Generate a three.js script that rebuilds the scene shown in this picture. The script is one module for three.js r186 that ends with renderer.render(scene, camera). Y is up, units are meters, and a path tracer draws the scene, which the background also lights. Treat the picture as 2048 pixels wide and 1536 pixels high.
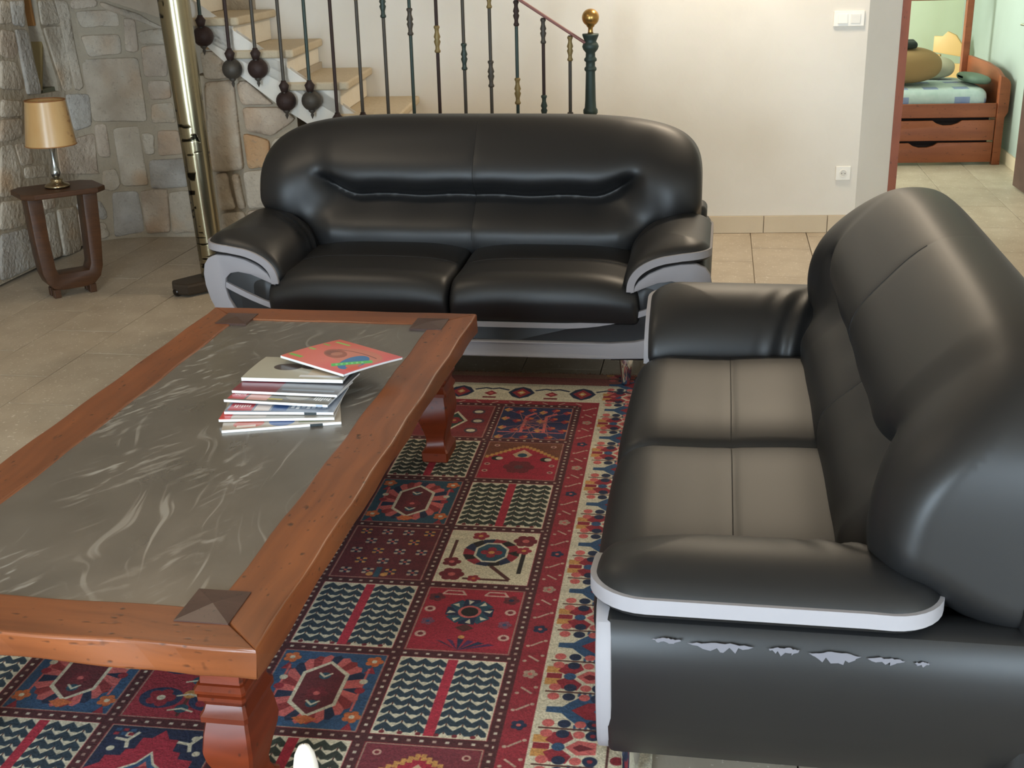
import * as THREE from 'three';
import { RoundedBoxGeometry } from 'three/addons/geometries/RoundedBoxGeometry.js';
import { mergeGeometries, toCreasedNormals } from 'three/addons/utils/BufferGeometryUtils.js';
import { RectAreaLightUniformsLib } from 'three/addons/lights/RectAreaLightUniformsLib.js';

// ---------------------------------------------------------------- camera, sky, lights, exposure
const scene = new THREE.Scene();
const camera = new THREE.PerspectiveCamera(35.08, 2048 / 1536, 0.05, 60);
camera.position.set(0, 1.6, 0);
camera.rotation.set(-0.3475, 0.1704, -0.0234, 'YXZ');
scene.background = new THREE.Color(0.55, 0.65, 0.75);
const renderer = new THREE.WebGLRenderer({ antialias: true });
renderer.toneMapping = THREE.LinearToneMapping;
renderer.toneMappingExposure = 1.0;
renderer.shadowMap.enabled = true;
RectAreaLightUniformsLib.init();
const DAY = new THREE.Color(0.70, 0.86, 1.0), WARM = new THREE.Color(1.0, 0.83, 0.62), GARDEN = new THREE.Color(0.92, 1.0, 0.90);
const UNSEEN_WINDOWS = [   // centre x, centre y, width, height, radiance: unseen glazed doors, placed to light the room
  [-1.75, 1.12, 1.35, 2.0, 28.0],
  [2.3, 1.12, 1.2, 2.0, 26.0],  // out of view on the right, placed to light the doorway reveal
];
const FRONT_Z = 1.7;
const UNSEEN_LAMPS = [     // unseen ceiling lamps, the second added as fill: x, z, size, radiance
  [0.15, -6.4, 0.34, 100],  // out of view, placed to light the back wall and warm the leather
  [-2.1, -3.9, 0.34, 26],  // added fill for the dim left floor and stone wall
];
const CEILING = 2.7;

// ---------------------------------------------------------------- helpers
let seed = 7;
const rnd = () => { seed = (seed * 1664525 + 1013904223) >>> 0; return seed / 4294967296; };
const rr = (a, b) => a + (b - a) * rnd();
const clamp = (x, a = 0, b = 1) => Math.min(b, Math.max(a, x));
const sst = (a, b, x) => { const t = clamp((x - a) / (b - a)); return t * t * (3 - 2 * t); };
const lerp = (a, b, t) => a + (b - a) * t;
const used = new Map();
function numbered(name) { const n = used.get(name) ?? 0; used.set(name, n + 1); return n ? name + '_' + String(n).padStart(3, '0') : name; }
function add(o, parent) { (parent ?? scene).add(o); return o; }
function mesh(name, geo, mat, parent) {
  const m = new THREE.Mesh(geo, mat);
  m.name = numbered(name); m.castShadow = m.receiveShadow = true;
  return add(m, parent);
}
function tag(o, label, category, group) { o.userData.label = label; o.userData.category = category; if (group) o.userData.group = group; return o; }
function thing(name, label, category, pos = [0, 0, 0], turn = 0, group) {
  const g = new THREE.Group(); g.name = numbered(name); g.position.set(...pos); g.rotation.y = turn;
  add(g); return tag(g, label, category, group);
}
function struct(name, geo, mat) { const m = mesh(name, geo, mat); m.userData.kind = 'structure'; return m; }
// uv in metres, looked at along the strongest axis of each vertex normal
function boxUV(geo, s = 1, ox = 0, oy = 0) {
  const g = geo.index ? geo.toNonIndexed() : geo, p = g.attributes.position, uv = new Float32Array(p.count * 2);
  const a = new THREE.Vector3(), b = new THREE.Vector3(), c = new THREE.Vector3();
  for (let i = 0; i < p.count; i += 3) {
    a.fromBufferAttribute(p, i); b.fromBufferAttribute(p, i + 1); c.fromBufferAttribute(p, i + 2);
    const n = b.clone().sub(a).cross(c.clone().sub(a)), x = Math.abs(n.x), y = Math.abs(n.y), z = Math.abs(n.z);
    [a, b, c].forEach((v, k) => {
      const q = y >= x && y >= z ? [v.x, -v.z] : x >= z ? [v.z, v.y] : [v.x, v.y];
      uv[(i + k) * 2] = q[0] * s + ox; uv[(i + k) * 2 + 1] = q[1] * s + oy;
    });
  }
  g.setAttribute('uv', new THREE.BufferAttribute(uv, 2));
  return g;
}
const box = (w, h, d, r = 0.004, seg = 2) => new RoundedBoxGeometry(w, h, d, seg, Math.min(r, w / 2.01, h / 2.01, d / 2.01));
const at = (g, x, y, z) => g.translate(x, y, z);
const merged = (list) => mergeGeometries(list.map((g) => { const q = g.index ? g.toNonIndexed() : g; for (const k of Object.keys(q.attributes)) if (!['position', 'normal', 'uv'].includes(k)) q.deleteAttribute(k); return q; }));
function poly(pts) { const s = new THREE.Shape(); pts.forEach(([x, y], i) => (i ? s.lineTo(x, y) : s.moveTo(x, y))); s.closePath(); return s; }
function extrude(shape, depth, bevel = 0, seg = 2, curve = 12) {
  return new THREE.ExtrudeGeometry(shape, { depth, bevelEnabled: bevel > 0, bevelThickness: bevel, bevelSize: bevel, bevelOffset: -bevel, bevelSegments: seg, curveSegments: curve });
}
const lathe = (pts, n = 32) => new THREE.LatheGeometry(pts.map(([r, y]) => new THREE.Vector2(r, y)), n);
const tube = (pts, r, n = 24, k = 8, closed = false) => new THREE.TubeGeometry(new THREE.CatmullRomCurve3(pts.map((p) => new THREE.Vector3(...p)), closed), n, r, k, closed);
function bar(a, b, r, n = 10) {   // a straight round bar
  const A = new THREE.Vector3(...a), B = new THREE.Vector3(...b), d = B.clone().sub(A), g = new THREE.CylinderGeometry(r, r, d.length(), n);
  return g.applyQuaternion(new THREE.Quaternion().setFromUnitVectors(new THREE.Vector3(0, 1, 0), d.clone().normalize())).translate(...A.add(B).multiplyScalar(0.5).toArray());
}
// surface of the field f = 0 (f < 0 inside), naive surface nets with normals from the field
function net(f, lo, hi, cell) {
  const n = [0, 1, 2].map((k) => Math.ceil((hi[k] - lo[k]) / cell) + 1), [nx, ny, nz] = n;
  const v = new Float32Array(nx * ny * nz), id = (i, j, k) => (k * ny + j) * nx + i;
  for (let k = 0; k < nz; k++) for (let j = 0; j < ny; j++) for (let i = 0; i < nx; i++) v[id(i, j, k)] = f(lo[0] + i * cell, lo[1] + j * cell, lo[2] + k * cell);
  const where = new Int32Array(v.length).fill(-1), P = [], N = [], uv = [], ix = [], e = cell * 0.4;
  for (let k = 0; k < nz - 1; k++) for (let j = 0; j < ny - 1; j++) for (let i = 0; i < nx - 1; i++) {
    let s = 0, c = [0, 0, 0], inside = 0;
    for (let q = 0; q < 8; q++) if (v[id(i + (q & 1), j + ((q >> 1) & 1), k + (q >> 2))] < 0) inside++;
    if (inside === 0 || inside === 8) continue;
    for (let q = 0; q < 8; q++) for (let ax = 0; ax < 3; ax++) {
      if (q & (1 << ax)) continue;
      const r = q | (1 << ax), a = v[id(i + (q & 1), j + ((q >> 1) & 1), k + (q >> 2))], b = v[id(i + (r & 1), j + ((r >> 1) & 1), k + (r >> 2))];
      if ((a < 0) === (b < 0)) continue;
      const t = a / (a - b);
      for (let m = 0; m < 3; m++) c[m] += ((q >> m) & 1) + (m === ax ? t : 0);
      s++;
    }
    let x = lo[0] + (i + c[0] / s) * cell, y = lo[1] + (j + c[1] / s) * cell, z = lo[2] + (k + c[2] / s) * cell, gx, gy, gz, l;
    for (let it = 0; it < 2; it++) {
      gx = f(x + e, y, z) - f(x - e, y, z); gy = f(x, y + e, z) - f(x, y - e, z); gz = f(x, y, z + e) - f(x, y, z - e);
      l = Math.hypot(gx, gy, gz) || 1;
      if (it === 0) { const d = clamp(f(x, y, z) * 2 * e / l, -cell * 0.5, cell * 0.5); x -= gx / l * d; y -= gy / l * d; z -= gz / l * d; }
    }
    where[id(i, j, k)] = P.length / 3; P.push(x, y, z); N.push(gx / l, gy / l, gz / l); uv.push(x + z * 0.7, y + z * 0.7);
  }
  const quad = (a, b, c, d, flip) => { if (a < 0 || b < 0 || c < 0 || d < 0) return; if (flip) ix.push(a, c, b, a, d, c); else ix.push(a, b, c, a, c, d); };
  for (let k = 1; k < nz - 1; k++) for (let j = 1; j < ny - 1; j++) for (let i = 1; i < nx - 1; i++) {
    const a = v[id(i, j, k)] < 0;
    if (a !== v[id(i + 1, j, k)] < 0) quad(where[id(i, j - 1, k - 1)], where[id(i, j, k - 1)], where[id(i, j, k)], where[id(i, j - 1, k)], !a);
    if (a !== v[id(i, j + 1, k)] < 0) quad(where[id(i - 1, j, k - 1)], where[id(i - 1, j, k)], where[id(i, j, k)], where[id(i, j, k - 1)], !a);
    if (a !== v[id(i, j, k + 1)] < 0) quad(where[id(i - 1, j - 1, k)], where[id(i, j - 1, k)], where[id(i, j, k)], where[id(i - 1, j, k)], !a);
  }
  const g = new THREE.BufferGeometry();
  g.setAttribute('position', new THREE.BufferAttribute(new Float32Array(P), 3)); g.setAttribute('normal', new THREE.BufferAttribute(new Float32Array(N), 3));
  g.setAttribute('uv', new THREE.BufferAttribute(new Float32Array(uv), 2)); g.setIndex(ix);
  return g;
}
const smax = (a, b, k) => { const h = Math.max(k - Math.abs(a - b), 0) / k; return Math.max(a, b) + h * h * k * 0.25; };
const smin = (a, b, k) => -smax(-a, -b, k);
const rbox2 = (x, y, w, h, r) => { const a = Math.abs(x) - w + r, b = Math.abs(y) - h + r; return Math.hypot(Math.max(a, 0), Math.max(b, 0)) + Math.min(Math.max(a, b), 0) - r; };

// ---------------------------------------------------------------- textures
function hash(x, y, s) { let h = (x * 374761393 + y * 668265263 + s * 1442695041) | 0; h = Math.imul(h ^ (h >>> 13), 1274126177); return ((h ^ (h >>> 16)) >>> 0) / 4294967296; }
function vnoise(x, y, px, py, s) {
  const i = Math.floor(x), j = Math.floor(y), u = x - i, w = y - j, a = u * u * (3 - 2 * u), b = w * w * (3 - 2 * w), m = (q, p) => ((q % p) + p) % p;
  return lerp(lerp(hash(m(i, px), m(j, py), s), hash(m(i + 1, px), m(j, py), s), a), lerp(hash(m(i, px), m(j + 1, py), s), hash(m(i + 1, px), m(j + 1, py), s), a), b);
}
function fbm(u, v, fx, fy, oct, s) { let a = 0.5, t = 0, n = 0; for (let o = 0; o < oct; o++) { t += a * vnoise(u * fx, v * fy, fx, fy, s + o * 17); n += a; a *= 0.5; fx *= 2; fy *= 2; } return t / n; }
function tex(w, h, fn, srgb = true) {
  const d = new Uint8Array(w * h * 4);
  for (let y = 0; y < h; y++) for (let x = 0; x < w; x++) { const c = fn((x + 0.5) / w, (y + 0.5) / h), o = (y * w + x) * 4; d[o] = clamp(c[0], 0, 255); d[o + 1] = clamp(c[1], 0, 255); d[o + 2] = clamp(c[2], 0, 255); d[o + 3] = 255; }
  const t = new THREE.DataTexture(d, w, h); t.wrapS = t.wrapT = THREE.RepeatWrapping; t.magFilter = THREE.LinearFilter; t.minFilter = THREE.LinearMipmapLinearFilter; t.generateMipmaps = true;
  if (srgb) t.colorSpace = THREE.SRGBColorSpace;
  t.needsUpdate = true; return t;
}
const rep = (t, x, y) => { const c = t.clone(); c.repeat.set(x, y ?? x); c.needsUpdate = true; return c; };
function canvasTex(w, h, draw) { const c = document.createElement('canvas'); c.width = w; c.height = h; draw(c.getContext('2d'), w, h); const t = new THREE.CanvasTexture(c); t.colorSpace = THREE.SRGBColorSpace; t.anisotropy = 8; return t; }
const mix3 = (a, b, t) => [lerp(a[0], b[0], t), lerp(a[1], b[1], t), lerp(a[2], b[2], t)];
const std = (o) => new THREE.MeshStandardMaterial(o);
const phys = (o) => new THREE.MeshPhysicalMaterial(o);

function woodTex(light, dark, s, fx = 3, fy = 40) {   // grain along u
  return tex(1024, 512, (u, v) => {
    const warp = fbm(u, v, 4, 4, 3, s + 5) * 0.12, g = fbm(u, v + warp, fx, fy, 4, s), b = fbm(u, v, 5, 6, 4, s + 9), k = fbm(u, v, 60, 60, 2, s + 31);
    let c = mix3(dark, light, clamp(0.1 + 0.55 * g + 0.75 * (b - 0.25)));
    if (k > 0.78) c = mix3(c, [dark[0] * 0.45, dark[1] * 0.45, dark[2] * 0.45], (k - 0.78) * 4);
    return c;
  });
}
const oakTex = woodTex([150, 86, 46], [94, 50, 25], 3);
const walnutTex = woodTex([92, 66, 56], [58, 38, 32], 21, 3, 24);
const stoolTex = woodTex([88, 56, 32], [56, 33, 18], 41);
const pineTex = woodTex([176, 116, 84], [140, 86, 60], 61, 2, 14);
const M = {
  oak: std({ map: rep(oakTex, 0.8, 1.6), roughness: 0.35, bumpMap: rep(oakTex, 0.8, 1.6), bumpScale: 0.0015 }),
  legwood: std({ map: rep(oakTex, 1.2, 1.2), color: 0xe0a48c, roughness: 0.4 }),
  walnut: std({ map: rep(walnutTex, 3, 3), roughness: 0.38 }),
  stool: std({ map: rep(stoolTex, 1.5, 3), roughness: 0.4 }),
  pine: std({ map: rep(pineTex, 0.9, 2.4), color: 0xe2c2a4, roughness: 0.5 }),
  palePine: std({ color: 0xd8b070, roughness: 0.5 }),
  jamb: std({ map: rep(pineTex, 3, 0.6), color: 0xd4b4a4, roughness: 0.5 }),
  darkDoor: std({ map: rep(walnutTex, 2, 1), roughness: 0.5 }),
  leather: phys({ color: new THREE.Color(0.009, 0.009, 0.0095), roughness: 0.46, specularIntensity: 1.0 }),
  seam: std({ color: 0x0b0b0c, roughness: 0.6 }),
  greyTrim: std({ color: 0x979396, roughness: 0.7 }),
  peel: std({ color: 0x706e74, roughness: 0.8 }),
  chrome: std({ color: 0xe8eaec, metalness: 1, roughness: 0.12 }),
  iron: std({ color: 0x4a453e, roughness: 0.55, metalness: 0.35 }),
  rust: std({ color: 0x33231f, roughness: 0.65, metalness: 0.2 }),
  green: std({ color: 0x35423d, roughness: 0.5, metalness: 0.35 }),
  gilt: std({ color: 0x86734a, roughness: 0.5, metalness: 0.4 }),
  brassBall: std({ color: 0xb08a4e, roughness: 0.28, metalness: 0.85 }),
  railPaint: std({ color: 0x7c4a42, roughness: 0.5 }),
  plasticWhite: std({ color: 0xece9e0, roughness: 0.35 }),
  socketDark: std({ color: 0x8a8680, roughness: 0.5 }),
  paper: std({ color: 0xf4f4f4, roughness: 0.45 }),
  creamPost: std({ color: 0xeee6da, roughness: 0.35 }),
};
const noiseBump = tex(512, 512, (u, v) => { const n = 255 * fbm(u, v, 24, 24, 4, 77); return [n, n, n]; }, false);
const plasterTex = tex(512, 512, (u, v) => mix3([214, 208, 196], [232, 228, 220], fbm(u, v, 4, 4, 5, 91)));
M.plaster = std({ map: rep(plasterTex, 0.5), roughness: 0.85, bumpMap: rep(noiseBump, 0.8), bumpScale: 0.0012 });
M.plasterWarm = std({ map: rep(plasterTex, 0.5), color: 0xf4ebde, roughness: 0.85, bumpMap: rep(noiseBump, 0.8), bumpScale: 0.004 });
M.ceiling = std({ color: 0xd9cbb8, roughness: 0.9 });
M.mortar = std({ map: rep(plasterTex, 0.9), color: 0xc2b8a9, roughness: 0.95, bumpMap: rep(noiseBump, 2), bumpScale: 0.006 });
const stoneTexes = [
  [[200, 189, 172], [170, 157, 140], [178, 142, 108], 0.04], [[214, 204, 188], [180, 168, 150], [190, 146, 104], 0.04],
  [[204, 190, 172], [172, 155, 137], [188, 144, 104], 0.14], [[196, 192, 184], [162, 156, 148], [150, 142, 130], 0.05], [[212, 192, 162], [188, 158, 122], [188, 140, 96], 0.22],
].map(([a, b, c, k], i) => tex(512, 512, (u, v) => {
  const n = fbm(u, v, 5, 5, 5, 200 + i * 40), r = fbm(u, v, 3, 3, 3, 220 + i * 40), p = fbm(u, v, 40, 40, 2, 230 + i * 40);
  let q = mix3(b, a, clamp((n - 0.25) * 1.7)); q = mix3(q, c, clamp((r - 0.62 + k) * 2.2) * 0.8); return p > 0.8 ? mix3(q, [146, 134, 120], 0.3) : q;
}));
const stoneMats = stoneTexes.map((t) => std({ map: rep(t, 1.6), roughness: 0.9, bumpMap: rep(noiseBump, 2.5), bumpScale: 0.008 }));
const tileTexes = [0, 1, 2].map((i) => tex(256, 512, (u, v) => {
  const n = fbm(u, v, 3, 5, 5, 300 + i * 30), p = fbm(u, v, 30, 60, 2, 310 + i * 30);
  return mix3(mix3([172, 158, 139], [202, 190, 171], clamp((n - 0.2) * 1.4)), p > 0.8 ? [226, 220, 208] : [168, 154, 134], p > 0.8 ? 0.6 : 0.3);
}));
const tileMats = tileTexes.map((t) => std({ map: t, roughness: 0.42, bumpMap: rep(noiseBump, 1), bumpScale: 0.0008 }));
M.grout = std({ color: 0xb2a796, roughness: 0.9 });
M.plinth = std({ map: rep(plasterTex, 1, 1), color: 0xeadcc6, roughness: 0.6 });

// ---------------------------------------------------------------- the room
// the house stands turned by TH to the table and the rug; (s, n) run along and out of the back wall
const TH = Math.atan(0.101), W0 = [-0.021, -7.005], EX = [Math.cos(TH), -Math.sin(TH)], EN = [Math.sin(TH), Math.cos(TH)];
const wx = (s, n) => [W0[0] + s * EX[0] + n * EN[0], W0[1] + s * EX[1] + n * EN[1]];
function planBlock(pts, y0, y1) {   // a block from its plan in (s, n)
  const g = extrude(poly(pts.map(([s, n]) => { const [x, z] = wx(s, n); return [x, -z]; })), y1 - y0);
  g.rotateX(-Math.PI / 2).translate(0, y0, 0);
  return boxUV(g);
}
const inHouse = (g) => g.rotateY(TH).translate(W0[0], 0, W0[1]);   // a shape in (s, y, n) axes

// floors with their stone tiles
const floor = struct('floor', boxUV(at(new THREE.BoxGeometry(7.6, 0.1, 9.4), -0.2, -0.066, -2.9)), M.grout);
const tileGeos = [0, 1, 2].map((i) => { const g = boxUV(box(0.3118, 0.02, 0.5965, 0.002, 1), 1); const p = g.attributes.position, uv = g.attributes.uv; for (let k = 0; k < uv.count; k++) uv.setXY(k, (p.getX(k) + 0.15) / 0.31, (p.getZ(k) + 0.3) / 0.6); return g; });
const tileHouse = [-3.6, 2.95];
for (let k = -9; k <= 11; k++) for (let j = 0; j < 14; j++) {
  const x = -0.738 + 0.3155 * (k + 0.5), z = -7.25 + 0.6 * j + (k & 1 ? 0.3 : 0);
  if (z > 0.9) continue;
  const t = mesh('tile', tileGeos[0], tileMats[Math.floor(rnd() * 3)], floor);
  t.position.set(x, -0.01 + rr(-0.0006, 0.0006), z); t.rotation.y = rnd() < 0.5 ? Math.PI : 0;
}
const floorBed = struct('floor_bedroom', boxUV(at(new THREE.BoxGeometry(3.6, 0.1, 4.4), 0.9, -0.0665, -9.75)), M.grout);
for (let k = 3; k <= 8; k++) for (let j = 0; j < 6; j++) {
  const t = mesh('tile', tileGeos[0], tileMats[Math.floor(rnd() * 3)], floorBed);
  t.position.set(-0.738 + 0.3155 * (k + 0.5), -0.0101 + rr(-0.0006, 0.0006), -10.85 + 0.6 * j + (k & 1 ? 0.3 : 0)); t.rotation.y = rnd() < 0.5 ? Math.PI : 0;
}

// ceiling, right wall, wall behind the viewer with two unseen glazed doors
struct('ceiling', boxUV(at(new THREE.BoxGeometry(7.6, 0.15, 9.6), -0.2, CEILING + 0.075, -2.85)), M.ceiling);
struct('wall_right', boxUV(at(new THREE.BoxGeometry(0.2, CEILING, 9.4), 3.4, CEILING / 2, -2.9)), M.plaster);
{
  const s = poly([[-3.9, 0], [3.5, 0], [3.5, CEILING], [-3.9, CEILING]]);
  for (const [x, y, w, h] of UNSEEN_WINDOWS) s.holes.push(new THREE.Path([[x - w / 2, y - h / 2], [x - w / 2, y + h / 2], [x + w / 2, y + h / 2], [x + w / 2, y - h / 2]].map((p) => new THREE.Vector2(...p))));
  struct('wall_front', boxUV(at(extrude(s, 0.25), 0, 0, FRONT_Z)), M.plaster);
  UNSEEN_WINDOWS.forEach(([x, y, w, h, power], i) => {
    const pane = std({ color: 0x222222, emissive: DAY, emissiveIntensity: 1.6, roughness: 0.1 });
    const win = new THREE.Group(); win.name = 'window_' + (i + 1); win.userData.kind = 'structure'; win.position.set(x, y, FRONT_Z); add(win);
    for (const k of [-1, 1]) {
      mesh('unseen_window_pane', at(box(w / 2 - 0.1, h - 0.14, 0.01), k * w / 4, 0, 0.12), pane, win);
      const f = [at(box(0.05, h, 0.06), k * (w / 2 - 0.025), 0, 0.1), at(box(0.05, h, 0.06), k * 0.026, 0, 0.1), at(box(w / 2 - 0.1, 0.07, 0.058), k * w / 4, h / 2 - 0.035, 0.1), at(box(w / 2 - 0.1, 0.07, 0.058), k * w / 4, -h / 2 + 0.035, 0.1)];
      mesh('unseen_window_frame', merged(f), M.plasticWhite, win);
    }
    const l = new THREE.RectAreaLight(DAY, power, w - 0.1, h - 0.14);
    l.name = 'unseen_window_daylight'; l.position.set(x, y, FRONT_Z + 0.02); l.lookAt(x, y, -5); add(l);
  });
}
// unseen ceiling lamps: a white dish with a glowing glass
UNSEEN_LAMPS.forEach(([x, z, w, power], i) => {
  const t = thing('unseen_ceiling_lamp', ['unseen flush ceiling lamp with a glowing warm glass lighting the back wall', 'added ceiling lamp with a dim warm glass as fill for the left floor and stone wall'][i], 'lamp', [x, CEILING, z]);
  mesh('unseen_lamp_dish', lathe([[0.001, 0], [w * 0.72, 0], [w * 0.76, -0.02], [w * 0.72, -0.045], [0.001, -0.045]]), M.plasticWhite, t);
  mesh('unseen_lamp_glass', at(box(w, 0.03, w, 0.012), 0, -0.06, 0), std({ color: 0x333333, emissive: WARM, emissiveIntensity: 1.8, roughness: 0.3 }), t);
  const l = new THREE.RectAreaLight(WARM, power, w, w); l.name = 'unseen_ceiling_lamp_light'; l.position.set(x, CEILING - 0.085, z); l.lookAt(x, 0, z); add(l);
});

// back wall: white plaster, a splayed doorway on the right
struct('wall_back', planBlock([[-2.55, 0], [0.815, 0], [1.035, -0.192], [1.035, -0.52], [-2.55, -0.52]], 0, CEILING), M.plaster);
struct('wall_back_right', planBlock([[2.5, 0], [3.9, 0], [3.9, -0.52], [2.16, -0.52], [2.16, -0.49]], 0, CEILING), M.plaster);
struct('wall_back_lintel', planBlock([[0.815, 0], [2.5, 0], [2.16, -0.52], [1.035, -0.52], [1.035, -0.192]], 2.12, CEILING), M.plaster);
{
  const b = struct('baseboard_back', planBlock([[-0.5, 0], [0.815, 0], [0.815, 0.001], [-0.5, 0.001]], 0, 0.1), M.grout);
  for (const [s0, s1] of [[-0.5, -0.06], [-0.055, 0.3], [0.305, 0.66], [0.665, 0.822]]) mesh('plinth_tile', planBlock([[s0, 0.001], [s1, 0.001], [s1, 0.014], [s0, 0.014]], 0.002, 0.098), M.plinth, b);
  const r = struct('baseboard_reveal', planBlock([[0.822, -0.002], [1.036, -0.189], [1.044, -0.181], [0.83, 0.006]], 0, 0.098), M.plinth);
}
// door frame and the leaf that stands open into the bedroom
{
  const d = new THREE.Group(); d.name = 'door_1'; d.userData.kind = 'structure'; add(d);
  mesh('door_frame', merged([planBlock([[1.0355, -0.194], [1.082, -0.194], [1.082, -0.28], [1.0355, -0.28]], 0, 2.1), planBlock([[2.115, -0.49], [2.162, -0.49], [2.162, -0.56], [2.115, -0.56]], 0, 2.1), planBlock([[1.082, -0.21], [2.115, -0.49], [2.115, -0.56], [1.082, -0.28]], 2.05, 2.1)]), M.jamb, d);
  const leaf = mesh('door_leaf', planBlock([[2.08, -0.57], [2.12, -0.57], [2.16, -1.3], [2.12, -1.3]], 0.012, 2.04), M.darkDoor, d);
  const [hx, hz] = wx(2.09, -1.22), h = mesh('door_handle', merged([at(box(0.012, 0.16, 0.035), 0, 0, 0), bar([0, 0.03, 0], [-0.05, 0.03, 0], 0.008), bar([-0.05, 0.03, 0], [-0.05, 0.03, 0.1], 0.008)]), M.chrome, leaf);
  h.position.set(hx - 0.008, 1.02, hz); h.rotation.y = TH;
}
// switches and socket on the white wall, chrome switch in the bedroom
function wallPlate(name, label, category, s, y, w, h) {
  const [x, z] = wx(s, 0.0005), t = thing(name, label, category, [x, y, z], TH);
  mesh('plate', at(box(w, h, 0.011, 0.004), 0, 0, 0.0055), M.plasticWhite, t);
  return t;
}
{
  const t = wallPlate('light_switch', 'white double light switch on the plaster wall beside the doorway', 'light switch', 0.708, 1.179, 0.165, 0.082);
  for (const k of [-1, 1]) { const r = mesh('rocker', box(0.052, 0.05, 0.008, 0.002), M.plasticWhite, t); r.position.set(k * 0.034, 0, 0.012); r.rotation.x = k * 0.07; }
  const q = wallPlate('power_socket', 'white square power socket low on the plaster wall', 'socket', 0.734, 0.34, 0.084, 0.08);
  mesh('socket_well', at(new THREE.TorusGeometry(0.0195, 0.003, 8, 28), 0, 0, 0.011), M.plasticWhite, q);
  mesh('socket_face', at(new THREE.CylinderGeometry(0.018, 0.018, 0.003, 24).rotateX(Math.PI / 2), 0, 0, 0.0115), std({ color: 0xd8d4ca, roughness: 0.5 }), q);
  for (const k of [-1, 1]) mesh('socket_hole', at(new THREE.CylinderGeometry(0.0034, 0.0034, 0.002, 12).rotateX(Math.PI / 2), k * 0.0095, 0, 0.0135), M.socketDark, q);
  mesh('earth_pin', bar([0, 0.009, 0.012], [0, 0.009, 0.022], 0.0026), M.chrome, q);
}

// stone wall on the left with its round corner, laid stone by stone
const PATH = [[-3.63, FRONT_Z], [-3.63, -6.42]];
for (let k = 1; k <= 12; k++) { const a = k / 12 * Math.PI / 2; PATH.push([-3.63 + 0.38 * (1 - Math.cos(a)), -6.42 - 0.265 * Math.sin(a)]); }
PATH.push(wx(-2.5, 0));
const T0 = -(FRONT_Z + 4);   // t = 0 at z = -4
const TS = [T0]; for (let i = 1; i < PATH.length; i++) TS.push(TS[i - 1] + Math.hypot(PATH[i][0] - PATH[i - 1][0], PATH[i][1] - PATH[i - 1][1]));
function onPath(t, y, d) {   // d metres out of the wall face
  let i = 1; while (i < PATH.length - 1 && TS[i] < t) i++;
  const a = PATH[i - 1], b = PATH[i], l = TS[i] - TS[i - 1], k = (t - TS[i - 1]) / l, ux = (b[0] - a[0]) / l, uz = (b[1] - a[1]) / l;
  return [a[0] + (b[0] - a[0]) * k - uz * d, y, a[1] + (b[1] - a[1]) * k + ux * d];
}
let leftWall, stairs;
const onStair = (s, y, d) => { const [x, z] = wx(s, STAIR_N + d); return [x, y, z]; };
const STAIR_N = 0.75;
const SLIT = [[2.2, 1.32], [2.22, 1.5], [2.33, 1.5], [2.33, 1.24], [2.44, 0.885], [2.235, 0.89]];
{
  // the plain face behind the stones: a flat run with the slit cut through, then the round corner
  const zOf = (t) => -4 - t, s = poly([[-FRONT_Z, 0], [6.52, 0], [6.52, CEILING], [-FRONT_Z, CEILING]]);
  s.holes.push(new THREE.Path(SLIT.map(([t, y]) => new THREE.Vector2(4 + Math.min(t, 2.46), y))));
  const flat = extrude(s, 0.34).rotateY(Math.PI / 2).translate(-3.97, 0, 0);
  const wall = struct('wall_left', boxUV(flat), M.mortar);
  const inner = PATH.slice(1), outer = inner.map(([x, z], i) => { const [ox, , oz] = onPath(TS[i + 1] + (i ? -1e-4 : 1e-4), 0, -0.3); return [ox, oz]; });
  const c = extrude(poly([...inner, ...outer.reverse()].map(([x, z]) => [x, -z])), CEILING).rotateX(-Math.PI / 2);
  mesh('corner_wall', boxUV(c), M.mortar, wall);
  // inside of the slit: a splayed stone embrasure with the sill darkened for its shadow
  const bk = at(box(0.02, 0.8, 0.5), -3.955, 1.2, -6.33); mesh('niche_back', boxUV(bk), std({ color: 0x9a8a62, roughness: 0.9 }), wall);
  mesh('niche_sill_shaded', boxUV(at(box(0.3, 0.03, 0.24), -3.8, 0.893, -6.335)), std({ color: 0x6a6a56, roughness: 0.9 }), wall);  // the shadow on the sill is in its dark colour
  const side = box(0.3, 0.5, 0.02); side.rotateX(-0.32).translate(-3.8, 1.06, -6.335); mesh('niche_slab', boxUV(side), std({ color: 0x8a7850, roughness: 0.9 }), wall);
  const warm = box(0.26, 0.3, 0.02); warm.rotateX(0.1).translate(-3.78, 1.39, -6.3); mesh('niche_slab', boxUV(warm), std({ color: 0x9a6c3a, roughness: 0.9 }), wall);  // orange light on the upper part is put into this colour
  leftWall = wall;
}
function smoothRing(pts, cut) {   // rounded corners on a polygon
  const out = [], n = pts.length;
  for (let i = 0; i < n; i++) {
    const a = pts[(i + n - 1) % n], b = pts[i], c = pts[(i + 1) % n], la = Math.hypot(a[0] - b[0], a[1] - b[1]), lc = Math.hypot(c[0] - b[0], c[1] - b[1]);
    const ka = Math.min(cut, la * 0.4) / la, kc = Math.min(cut, lc * 0.4) / lc, p = [b[0] + (a[0] - b[0]) * ka, b[1] + (a[1] - b[1]) * ka], q = [b[0] + (c[0] - b[0]) * kc, b[1] + (c[1] - b[1]) * kc];
    const m = [(p[0] + q[0] + 2 * b[0]) / 4, (p[1] + q[1] + 2 * b[1]) / 4];
    const prev = out[out.length - 1];
    if (prev) out.push([(prev[0] + p[0]) / 2 + rr(-0.004, 0.004), (prev[1] + p[1]) / 2 + rr(-0.004, 0.004)]);
    out.push(p, m, q);
  }
  return out;
}
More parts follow.
